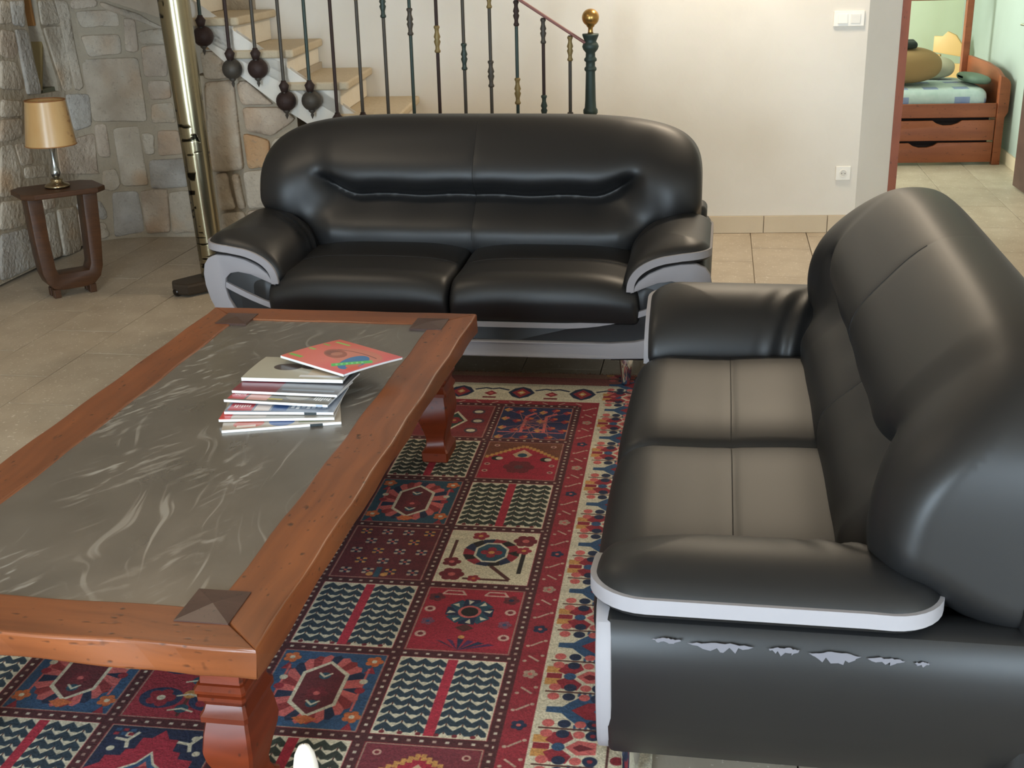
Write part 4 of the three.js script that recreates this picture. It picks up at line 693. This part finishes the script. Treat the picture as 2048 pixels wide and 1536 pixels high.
// ---------------------------------------------------------------- the two leather sofas
const armR = (x, y, cx, a, b, y0) => { const p = Math.max(cx - x, 0) / a, q = Math.max(y - y0, 0) / b; return Math.pow(Math.pow(p, 2.4) + Math.pow(q, 2.4), 1 / 2.4); };
const AX = 0.955, AY = 0.395;   // outer edge and foot of the arm's arc
const midArc = (x) => { const p = clamp((AX - x) / 0.283); return AY + 0.138 * Math.pow(Math.max(0, 1 - Math.pow(p, 2.4)), 1 / 2.4); };
const SIDE = [[0.60, 0.118], [0.74, 0.122], [0.81, 0.14], [0.86, 0.175], [0.897, 0.22], [0.924, 0.27], [0.942, 0.33], [0.955, 0.385], [0.958, 0.43], [0.952, 0.465], [0.935, 0.492], [0.905, 0.503]];
function backField(x, y, z) {
  const ax = Math.abs(x), yc = 0.6;
  const px = ax / 0.908, py = Math.max(y - yc, 0) / 0.342;
  let sil = (Math.pow(Math.pow(px, 4.4) + Math.pow(py, 4.4), 1 / 4.4) - 1) * 0.36;
  const yb = lerp(0.38, 0.515, sst(0.6, 0.74, ax)) - 0.095 * sst(-0.42, -0.66, z) * sst(0.6, 0.74, ax);
  sil = smax(sil, yb - y, 0.12);
  // front face: leaning, lumbar roll, upper pad and the tucked fold between
  const w = 1 - sst(0.58, 0.7, ax), fold = 0.632 + 0.085 * sst(0.47, 0.72, ax) + 0.004 * Math.sin(ax * 21), d = y - fold;
  let zf = -0.385 - 0.43 * Math.max(y - 0.43, -0.06);
  zf += 0.042 * Math.exp(-Math.pow((y - 0.515) / 0.07, 2)) * w + 0.078 * Math.exp(-Math.pow((y - 0.745) / 0.135, 2)) * lerp(0.75, 1, w);
  zf -= 0.08 * w * Math.exp(-(Math.sqrt(d * d + 0.00012) - 0.011) / (d > 0 ? 0.028 : 0.07));
  zf += 0.055 * sst(0.6, 0.82, ax) * sst(0.95, 0.6, y);
  zf += 0.003 * (1 - Math.exp(-ax / 0.015)) * w;
  const zr = -0.76;
  return smax(sil, smax(z - zf, zr - z, 0.11), 0.09);
}
function seatField(x, y, z) {   // the right-hand cushion, x from 0 to 0.7
  const c = (x - 0.335) / 0.335, top = 0.418 + 0.032 * Math.max(-0.15, 1 - c * c * c * c) + 0.010 * sst(-0.1, -0.35, z) - 0.0015 * Math.exp(-Math.pow((z + 0.18) / 0.012, 2));
  const front = 0.092 + 0.012 * (1 - x * x / 0.49) - 0.9 * Math.pow(Math.max(0.36 - y, 0), 1.5);
  return smax(smax(y - top, z - front, 0.11), smax(smax(0.0015 - x, x - 0.705, 0.02), smax(0.262 - y, -0.44 - z, 0.02), 0.025), 0.03);
}
function armField(x, y, z) {   // right-hand pad
  const wrinkle = 0.0035 * sst(-0.22, -0.4, z) * Math.sin(z * 95 + x * 40) * sst(0.86, 0.72, x);
  const plan = rbox2(x - 0.70, z + 0.228, 0.258, 0.298, 0.1), dome = 1 - Math.exp(Math.min(plan, 0) / 0.075);
  const outer = (armR(x, y, AX, 0.312, 0.155 + 0.055 * dome, AY) - 1) * 0.2 + wrinkle, hollow = (1 - armR(x, y, AX, 0.252, 0.108, AY)) * 0.16;
  return smax(smax(outer, hollow, 0.03), smax(plan, AY - 0.004 - y, 0.02), 0.035);
}
function mirrorX(g) { const q = g.clone(); q.scale(-1, 1, 1); const i = q.index.array; for (let k = 0; k < i.length; k += 3) { const w = i[k]; i[k] = i[k + 1]; i[k + 1] = w; } const n = q.attributes.normal; return q; }
function stripGeo(path, halfH, out, inn) {   // a flat band along a path of [position, outward, up]
  const P = [], ix = [], n = path.length;
  for (const [p, o, u] of path) for (const [a, b] of [[out, halfH], [out, -halfH], [-inn, -halfH], [-inn, halfH]]) P.push(p[0] + o[0] * a + u[0] * b, p[1] + o[1] * a + u[1] * b, p[2] + o[2] * a + u[2] * b);
  for (let i = 0; i + 1 < n; i++) for (let k = 0; k < 4; k++) { const a = i * 4 + k, b = i * 4 + (k + 1) % 4; ix.push(a, b, a + 4, b, b + 4, a + 4); }
  ix.push(0, 2, 1, 0, 3, 2); const e = (n - 1) * 4; ix.push(e, e + 1, e + 2, e, e + 2, e + 3);
  const g = new THREE.BufferGeometry(); g.setAttribute('position', new THREE.BufferAttribute(new Float32Array(P), 3)); g.setIndex(ix);
  const q = g.toNonIndexed(); q.computeVertexNormals(); return boxUV(toCreasedNormals(q, 0.5));
}
const flipX = (g) => { g.scale(-1, 1, 1); const q = g.index ? g.toNonIndexed() : g, a = ['position', 'normal', 'uv'].map((k) => q.attributes[k]).filter(Boolean); for (const b of a) for (let i = 0; i < b.count; i += 3) for (let c = 0; c < b.itemSize; c++) { const o = b.array, x = o[i * b.itemSize + c]; o[i * b.itemSize + c] = o[(i + 1) * b.itemSize + c]; o[(i + 1) * b.itemSize + c] = x; } return q; };
const bow = (g) => { const p = g.attributes.position; for (let i = 0; i < p.count; i++) p.setZ(i, p.getZ(i) + 0.025 * (1 - Math.pow(p.getX(i) / 0.9, 2)) ); g.computeVertexNormals(); return g; };
function makeSofa(label) {
  const t = thing('sofa', label, 'sofa');
  mesh('backrest', net(backField, [-1.0, 0.34, -0.93], [1.0, 0.99, -0.25], 0.0125), M.leather, t);
  const seat = net(seatField, [-0.02, 0.24, -0.46], [0.73, 0.49, 0.13], 0.0125);
  mesh('seat_cushion', seat, M.leather, t); mesh('seat_cushion', mirrorX(seat), M.leather, t);
  const arm = net(armField, [0.6, 0.36, -0.56], [0.99, 0.7, 0.1], 0.01);
  mesh('arm_pad', arm, M.leather, t); mesh('arm_pad', mirrorX(arm), M.leather, t);
  // pale band round each arm pad
  const band = []; for (let i = 0; i <= 8; i++) { const a = Math.PI / 2 * (1 - i / 8) ; band.push([[0.865 + 0.09 * Math.cos(-a), midArc(0.9), -0.43 + 0.09 * Math.sin(-a)], [Math.cos(a), 0, -Math.sin(a)], [0, 1, 0]]); }
  for (let i = 1; i <= 10; i++) band.push([[AX, midArc(AX) - 0.0, lerp(-0.43, -0.03, i / 10)], [1, 0, 0], [0, 1, 0]]);
  for (let i = 1; i <= 8; i++) { const a = i / 8 * Math.PI / 2, x = 0.857 + 0.098 * Math.cos(a); band.push([[x, midArc(x), -0.03 + 0.1 * Math.sin(a)], [Math.cos(a), 0, Math.sin(a)], [0, 1, 0]]); }
  for (let i = 1; i <= 22; i++) { const x = AX - 0.283 * Math.sin((0.352 + 0.648 * i / 22) * Math.PI / 2), y = midArc(x), dx = 0.002, tx = midArc(Math.min(AX, x + dx)) - midArc(Math.max(AX - 0.283, x - dx)), l = Math.hypot(2 * dx, tx); band.push([[x, y, 0.07], [0, 0, 1], i === 22 ? [-1, 0.05, 0] : [-tx / l, 2 * dx / l, 0]]); }
  const bg = stripGeo(band, 0.0135, 0.004, 0.012);
  mesh('arm_band', bg.clone(), M.greyTrim, t).userData.label = 'pale grey band'; mesh('arm_band', flipX(bg.clone()), M.greyTrim, t);
  // leather sides and underframe
  const sideShape = poly([...SIDE, [0.87, 0.5], [0.77, 0.462], [0.66, 0.38]]);
  const sg = boxUV(toCreasedNormals(extrude(sideShape, 0.84, 0.012, 3).translate(0, 0, -0.81), 0.7));
  mesh('side_panel', sg.clone(), M.leather, t); mesh('side_panel', flipX(sg.clone()), M.leather, t);
  mesh('rear_panel', boxUV(at(box(1.86, 0.44, 0.16, 0.03, 3), 0, 0.35, -0.72)), M.leather, t);
  // front: black fascia, pale strip that rises to the arms, pale frame
  const across0 = (y) => Array.from({ length: 13 }, (_, i) => [lerp(-0.62, 0.62, i / 12), y]);
  const fas = []; for (let i = 0; i <= 40; i++) fas.push([lerp(-0.9, 0.9, i / 40), 0.29 + 0.11 * Math.pow(Math.max(0, (Math.abs(lerp(-0.9, 0.9, i / 40)) - 0.62) / 0.27), 1.5)]);
  mesh('front_fascia', boxUV(toCreasedNormals(bow(extrude(poly([...across0(0.13), [0.8, 0.17], [0.88, 0.26], ...fas.reverse(), [-0.88, 0.26], [-0.8, 0.17]]), 0.05).translate(0, 0, -0.012)), 0.5)), M.leather, t);
  const rise = (x) => 0.26 + 0.125 * Math.pow(Math.max(0, (Math.abs(x) - 0.42) / 0.46), 2);
  const fs = []; for (let i = 0; i <= 48; i++) { const x = lerp(-0.885, 0.885, i / 48), s = 2 * 0.125 / 0.46 * Math.max(0, (Math.abs(x) - 0.42) / 0.46) * Math.sign(x), l = Math.hypot(1, s); fs.push([[x, rise(x), 0.045 + 0.025 * (1 - Math.pow(Math.abs(x) / 0.9, 2))], [0, 0, 1], [-s / l, 1 / l, 0]]); }
  mesh('front_strip', stripGeo(fs, 0.0105, 0.008, 0.02), M.greyTrim, t).userData.label = 'pale grey strip under the seat';
  // swollen ends of the front under the arms
  const cheek = (x, y, z) => { const e = Math.hypot((x - 0.78) / 0.135, (y - 0.352) / 0.085); return smax((e - 1) * 0.085, smax(z - 0.052 + 0.2 * Math.max(0, x - 0.72), -0.05 - z, 0.03), 0.06); };
  const ck = net(cheek, [0.62, 0.24, -0.07], [0.94, 0.46, 0.11], 0.01); mesh('front_cheek', ck, M.leather, t); mesh('front_cheek', mirrorX(ck), M.leather, t);
  const outer = [[0.672, 0.388], [0.7, 0.433], [0.74, 0.464], [0.79, 0.487], [0.85, 0.5], [0.905, 0.502], [0.938, 0.488], [0.956, 0.462], [0.963, 0.425], [0.96, 0.38], [0.946, 0.325], [0.922, 0.27], [0.896, 0.224], [0.856, 0.181], [0.8, 0.152], [0.72, 0.138], [0.6, 0.134]];
  const innerC = [[0.6, 0.196], [0.69, 0.203], [0.76, 0.22], [0.81, 0.25], [0.845, 0.285], [0.868, 0.33], [0.878, 0.375], [0.872, 0.41], [0.852, 0.43], [0.82, 0.436], [0.77, 0.428], [0.72, 0.408]];
  const across = (y, d) => Array.from({ length: 13 }, (_, i) => [d * lerp(-0.5, 0.5, i / 12), y]);
  const neg = (l) => l.map(([x, y]) => [-x, y]).reverse();
  mesh('front_frame', boxUV(toCreasedNormals(bow(extrude(poly([...outer, ...across(0.134, -1), ...neg(outer), ...neg(innerC), ...across(0.196, 1), ...innerC]), 0.018, 0.005, 2).translate(0, 0, 0.036)), 0.6)), M.greyTrim, t).userData.label = 'pale grey band that sweeps from arm to arm';
  // seams
  const on = (f, x, y, z0, z1) => { let a = z0, b = z1; for (let i = 0; i < 30; i++) { const m = (a + b) / 2; if (f(x, y, m) < 0) a = m; else b = m; } return b; };
  const back = []; for (let i = 0; i <= 26; i++) { const y = lerp(0.47, 0.915, i / 26); back.push([0, y, on(backField, 0, y, -0.7, -0.1) + 0.0005]); }
  mesh('seam', tube(back, 0.0016, 60, 6), M.seam, t);
  for (const sx of [-1, 1]) { const sm = []; for (let i = 0; i <= 20; i++) { const x = lerp(0.02, 0.68, i / 20); let a = 0.3, b = 0.5; for (let k = 0; k < 30; k++) { const m = (a + b) / 2; if (seatField(x, m, -0.18) < 0) a = m; else b = m; } sm.push([sx * x, b + 0.0002, -0.18]); } mesh('seam', tube(sm, 0.0013, 40, 6), M.seam, t); }
  for (const sx of [-1, 1]) for (const z of [0.0, -0.74]) mesh('leg', at(lathe([[0.001, 0], [0.014, 0], [0.016, 0.006], [0.023, 0.07], [0.033, 0.135], [0.001, 0.135]], 28), sx * 0.655, 0.0125, z), M.chrome, t);
  return t;
}
const sofa = makeSofa('black leather sofa with grey trim standing before the stairs, facing the table end');
sofa.position.set(-0.972, 0, -4.365); sofa.rotation.y = -0.004; sofa.scale.set(1.01, 1, 1); sofa.userData.group = 'black leather sofas';
const sofa2 = sofa.clone(); sofa2.name = numbered('sofa'); add(sofa2);
sofa2.userData = { ...sofa.userData, label: 'black leather sofa with peeling outer arm, standing on the rug beside the long table edge' };
sofa2.position.set(-0.12, 0, -2.785); sofa2.rotation.y = -Math.PI / 2; sofa2.scale.set(1.03, 1.03, 1);
for (const l of sofa2.children) if (l.name.startsWith('leg')) l.position.set(Math.sign(l.geometry.boundingSphere?.center.x ?? (l.geometry.computeBoundingSphere(), l.geometry.boundingSphere.center.x)) * 0.05, 0, 0.01);
// where the leather has peeled under the near arm
{
  const jag = (z0, len, h, y) => {   // a ragged flake: hangs from a nearly straight upper edge
    const up = [], low = []; for (let i = 0; i <= 14; i++) { const t = i / 14, e = Math.sin(t * Math.PI); up.push([t * len, h * 0.25 * e + rr(-0.0015, 0.0015)]); low.push([t * len + rr(-0.003, 0.003), -h * e * rr(0.15, 1) - 0.001]); }
    return extrude(poly([...up, ...low.slice(1, -1).reverse()]), 0.0014).rotateY(Math.PI / 2).translate(0.956, y, z0);
  };
  const list = [jag(-0.04, 0.05, 0.008, 0.474), jag(-0.1, 0.11, 0.016, 0.47), jag(-0.235, 0.05, 0.014, 0.47), jag(-0.3, 0.085, 0.02, 0.466), jag(-0.395, 0.06, 0.012, 0.464), jag(-0.47, 0.025, 0.008, 0.462)];
  list.forEach((g) => mesh('peeled_patch', g, M.peel, sofa2));
}

// ---------------------------------------------------------------- cream post tip at the near edge of the rug
{
  const t = thing('post', 'smooth cream rounded post tip rising in front of the near table leg', 'post', [-0.588, 0, -1.474]);
  mesh('post_shaft', lathe([[0.001, 0.012], [0.024, 0.012], [0.024, 0.02], [0.0205, 0.05], [0.0205, 0.4], [0.019, 0.425], [0.0155, 0.445], [0.009, 0.459], [0.001, 0.464]], 32), M.creamPost, t);
}

// ---------------------------------------------------------------- bedroom behind the doorway
{
  const green = std({ map: rep(plasterTex, 0.5), color: 0xe6f6e2, roughness: 0.85 }), blueGreen = std({ map: rep(plasterTex, 0.5), color: 0xb6c8c8, roughness: 0.85 });  // wall colours carry the greenish tint of the daylight
  struct('wall_bedroom_right', boxUV(at(new THREE.BoxGeometry(0.14, CEILING, 4.0), 2.17, CEILING / 2, -9.72)), blueGreen);
  struct('wall_bedroom_back', planBlock([[-0.9, -4.4], [2.6, -4.4], [2.6, -4.6], [-0.9, -4.6]], 0, CEILING), green);
  struct('wall_bedroom_left', planBlock([[-0.9, -0.53], [-0.7, -0.53], [-0.7, -4.6], [-0.9, -4.6]], 0, CEILING), green);
  struct('ceiling_bedroom', planBlock([[-0.9, -0.53], [2.6, -0.53], [2.6, -4.6], [-0.9, -4.6]], CEILING, CEILING + 0.1), M.plaster);
  struct('baseboard_bedroom', boxUV(at(new THREE.BoxGeometry(0.012, 0.09, 3.8), 2.094, 0.045, -9.65)), M.plinth);
  // unseen window in the left wall, placed to light the bedroom
  const [lx, lz] = wx(-0.68, -2.6);
  const win = new THREE.Group(); win.name = 'window_3'; win.userData.kind = 'structure'; win.position.set(lx, 1.5, lz); win.rotation.y = TH + Math.PI / 2; add(win);
  mesh('unseen_window_pane', box(1.3, 1.3, 0.01), std({ color: 0x222222, emissive: GARDEN, emissiveIntensity: 1.6, roughness: 0.1 }), win);
  mesh('unseen_window_frame', merged([at(box(1.4, 0.06, 0.05), 0, 0.66, 0.005), at(box(1.4, 0.06, 0.05), 0, -0.66, 0.005), at(box(0.06, 1.3, 0.05), -0.67, 0, 0.005), at(box(0.06, 1.3, 0.05), 0.67, 0, 0.005), at(box(0.05, 1.3, 0.045), 0, 0, 0.005)]), M.plasticWhite, win);
  const l = new THREE.RectAreaLight(GARDEN, 32, 1.25, 1.25); l.name = 'unseen_window_garden_light'; const [qx, qz] = wx(-0.62, -2.6), [gx, gz] = wx(2, -2.6); l.position.set(qx, 1.5, qz); l.lookAt(gx, 1.2, gz); add(l);

  // chrome switch on the side wall
  const sx = 2.0995, sz = -8.83, sw = thing('bedroom_switch', 'small shiny metal switch on the bluish bedroom side wall', 'light switch', [sx, 1.17, sz], -Math.PI / 2);
  mesh('plate', at(box(0.08, 0.08, 0.01, 0.003), 0, 0, 0.005), M.chrome, sw); mesh('rocker', at(box(0.04, 0.04, 0.008, 0.003), 0, 0, 0.012), M.plasticWhite, sw);

  // bunk bed: origin at its front right post, x along the front, z to the viewer
  const BX = 2.018, BZ = -9.37, bed = thing('bunk_bed', 'reddish pine bunk bed with two drawers seen through the doorway', 'bed', [BX, 0, BZ], TH), LEN = 1.95, DEP = 0.95;
  const put = (name, w, h, d, x, y, z, mat = M.pine, parent = bed, r = 0.006) => mesh(name, boxUV(at(box(w, h, d, r), x, y, z), 1, x, y), mat, parent);
  // front right post with a rounded shoulder
  mesh('bed_post', boxUV(toCreasedNormals(extrude(poly([[-0.028, 0.0], [0.028, 0.0], [0.028, 0.34], [0.05, 0.38], [0.05, 0.57], [0.04, 0.6], [0.01, 0.625], [-0.028, 0.635]]), 0.045, 0.004).translate(0, 0, -0.045), 0.4)), M.pine, bed);
  for (const [x, z] of [[-LEN, 0], [-LEN, -DEP]]) put('bed_post', 0.056, 0.66, 0.05, x, 0.33, z - 0.02);
  const bp = put('bed_post', 0.055, 1.75, 0.05, -0.02, 0.875, -DEP);
  put('bed_rail', LEN - 0.06, 0.1, 0.026, -LEN / 2, 0.392, -0.02); put('bed_rail', LEN - 0.06, 0.1, 0.026, -LEN / 2, 0.392, -DEP + 0.03);
  put('bed_rail', LEN, 0.11, 0.03, -LEN / 2, 1.17, -DEP + 0.0);
  const drawer = (y0, y1, cut) => {
    const h = y1 - y0, a = -1.9, b = -0.035, s = poly([[a, y0], [b, y0], [b, y1], [cut + 0.105, y1], [cut + 0.075, y1 - 0.02], [cut + 0.03, y1 - 0.034], [cut - 0.03, y1 - 0.034], [cut - 0.075, y1 - 0.02], [cut - 0.105, y1], [a, y1]]);
    const d = mesh('drawer', boxUV(toCreasedNormals(extrude(s, 0.02, 0.003).translate(0, 0, -0.028), 0.4), 1, y0, y0), M.pine, bed);
    mesh('drawer_shade_board', at(box(1.84, h - 0.02, 0.02), (a + b) / 2, (y0 + y1) / 2 - 0.01, -0.075), std({ color: 0x2a1c18, roughness: 0.9 }), d);  // dark board stands for the shade behind the cut-out
  };
  drawer(0.178, 0.323, -0.372); drawer(0.02, 0.163, -0.53);
  put('bed_base', LEN - 0.1, 0.03, DEP - 0.1, -LEN / 2, 0.375, -DEP / 2, M.pine);
  mesh('bay_shade_board', at(box(LEN - 0.1, 0.33, 0.02), -LEN / 2, 0.185, -0.105), std({ color: 0x2a1c18, roughness: 0.9 }), bed);  // dark sheet added for the shade between the drawers
  // end panel on the right and its capping
  const pan = extrude(poly([[0.03, 0.3], [0.03, 0.61], [0.2, 0.665], [0.45, 0.69], [0.7, 0.695], [0.92, 0.7], [0.92, 0.3]]), 0.022, 0.003).rotateY(Math.PI / 2).translate(0.0, 0, 0);
  mesh('end_panel', boxUV(toCreasedNormals(pan, 0.4), 1, 0.4), M.pine, bed);
  // bedding
  const sheetTex = tex(512, 256, (u, v) => { const gx = Math.floor(u * 12), gy = Math.floor(v * 9), k = hash(gx, gy, 9), f = fbm(u, v, 40, 20, 3, 702); let c = mix3([176, 196, 190], [196, 210, 206], f); if (k > 0.55 && gx % 2 && gy % 2) c = mix3(c, [112, 124, 172], 0.5 + 0.3 * f); return c; });
  const matGeo = net((x, y, z) => smax(smax(Math.abs(x + 0.99) - 0.91, Math.abs(z + 0.47) - 0.425, 0.08), smax(y - 0.525 - 0.03 * Math.cos((z + 0.47) * 2.6), 0.395 - y, 0.05), 0.07), [-1.97, 0.36, -0.94], [0, 0.62, 0], 0.025);
  const mg = matGeo.toNonIndexed(), mp = mg.attributes.position, mu = mg.attributes.uv; for (let i = 0; i < mp.count; i++) mu.setXY(i, mp.getX(i) / 1.3, (mp.getY(i) - mp.getZ(i)) / 0.8);
  const inBed = (x, y, z) => { const c = Math.cos(TH), s = Math.sin(TH); return [BX + x * c + z * s, y, BZ - x * s + z * c]; };
  const mt = mesh('mattress', mg, std({ map: sheetTex, roughness: 0.9 })); mt.position.set(...inBed(0, 0, 0)); mt.rotation.y = TH; tag(mt, 'mattress under a pale sheet with blue squares on the bunk bed', 'mattress');
  const pillow = (name, label, w, h, d, e, mat, pos, rot) => { const g = net((x, y, z) => (Math.pow(Math.pow(Math.abs(x) / w, e) + Math.pow(Math.abs(z) / d, e) + Math.pow(Math.abs(y) / h, 2.3), 1 / e) - 1) * 0.1, [-w * 1.1, -h * 1.2, -d * 1.1], [w * 1.1, h * 1.2, d * 1.1], Math.max(0.012, w / 16)); const m = mesh(name, g, mat); m.position.set(...inBed(...pos)); m.rotation.set(rot[0], TH + rot[1], rot[2], 'YXZ'); return tag(m, label, 'pillow'); };
  pillow('bolster', 'big brown rounded cushion lying on the blue and white sheet', 0.32, 0.125, 0.19, 3, std({ color: 0x96784e, roughness: 0.85 }), [-0.7, 0.692, -0.3], [0.08, 0.06, 0.02]);
  pillow('pillow', 'beige pillow partly behind the big brown cushion', 0.22, 0.075, 0.15, 3, std({ color: 0xaea890, roughness: 0.9 }), [-0.4, 0.645, -0.66], [0.12, -0.3, -0.05]);
  pillow('green_pillow', 'dull green pillow tucked against the pine end panel', 0.1, 0.035, 0.2, 3, std({ color: 0x6c8272, roughness: 0.9 }), [-0.13, 0.592, -0.3], [0, 0.0, -0.12]);
  const black = mesh('folded_cloth', at(box(0.15, 0.05, 0.12, 0.022, 4), 0, 0, 0), std({ color: 0x1c2420, roughness: 0.8 })); black.position.set(...inBed(-0.655, 0.846, -0.25)); black.rotation.y = TH; black.rotation.x = 0.16; tag(black, 'small black folded cloth lying on top of the brown cushion', 'cloth');
  // second bed behind: pale pine headboard against the bright wall
  const [hx, hz] = [1.9, -11.05], hb = thing('headboard', 'pale yellow pine headboard of a second bed near the bright back wall', 'headboard', [hx, 0, hz], -0.45);
  mesh('headboard_top', boxUV(toCreasedNormals(extrude(poly([[-0.12, 0.66], [0.17, 0.62], [0.17, 0.68], [0.12, 0.72], [0.06, 0.8], [-0.01, 0.83], [-0.05, 0.79], [-0.12, 0.79]]), 0.025, 0.004), 0.4)), M.palePine, hb);
  mesh('headboard_slat', boxUV(at(box(0.29, 0.12, 0.025), 0.025, 0.51, 0.0125)), M.palePine, hb);
  for (const x of [-0.09, 0.14]) mesh('headboard_post', boxUV(at(box(0.055, 0.64, 0.04), x, 0.32, -0.01)), M.palePine, hb);
}

scene.traverse((o) => { if (o.isMesh || o.isLight) { o.castShadow = true; if (o.isMesh) o.receiveShadow = true; } });
renderer.render(scene, camera);
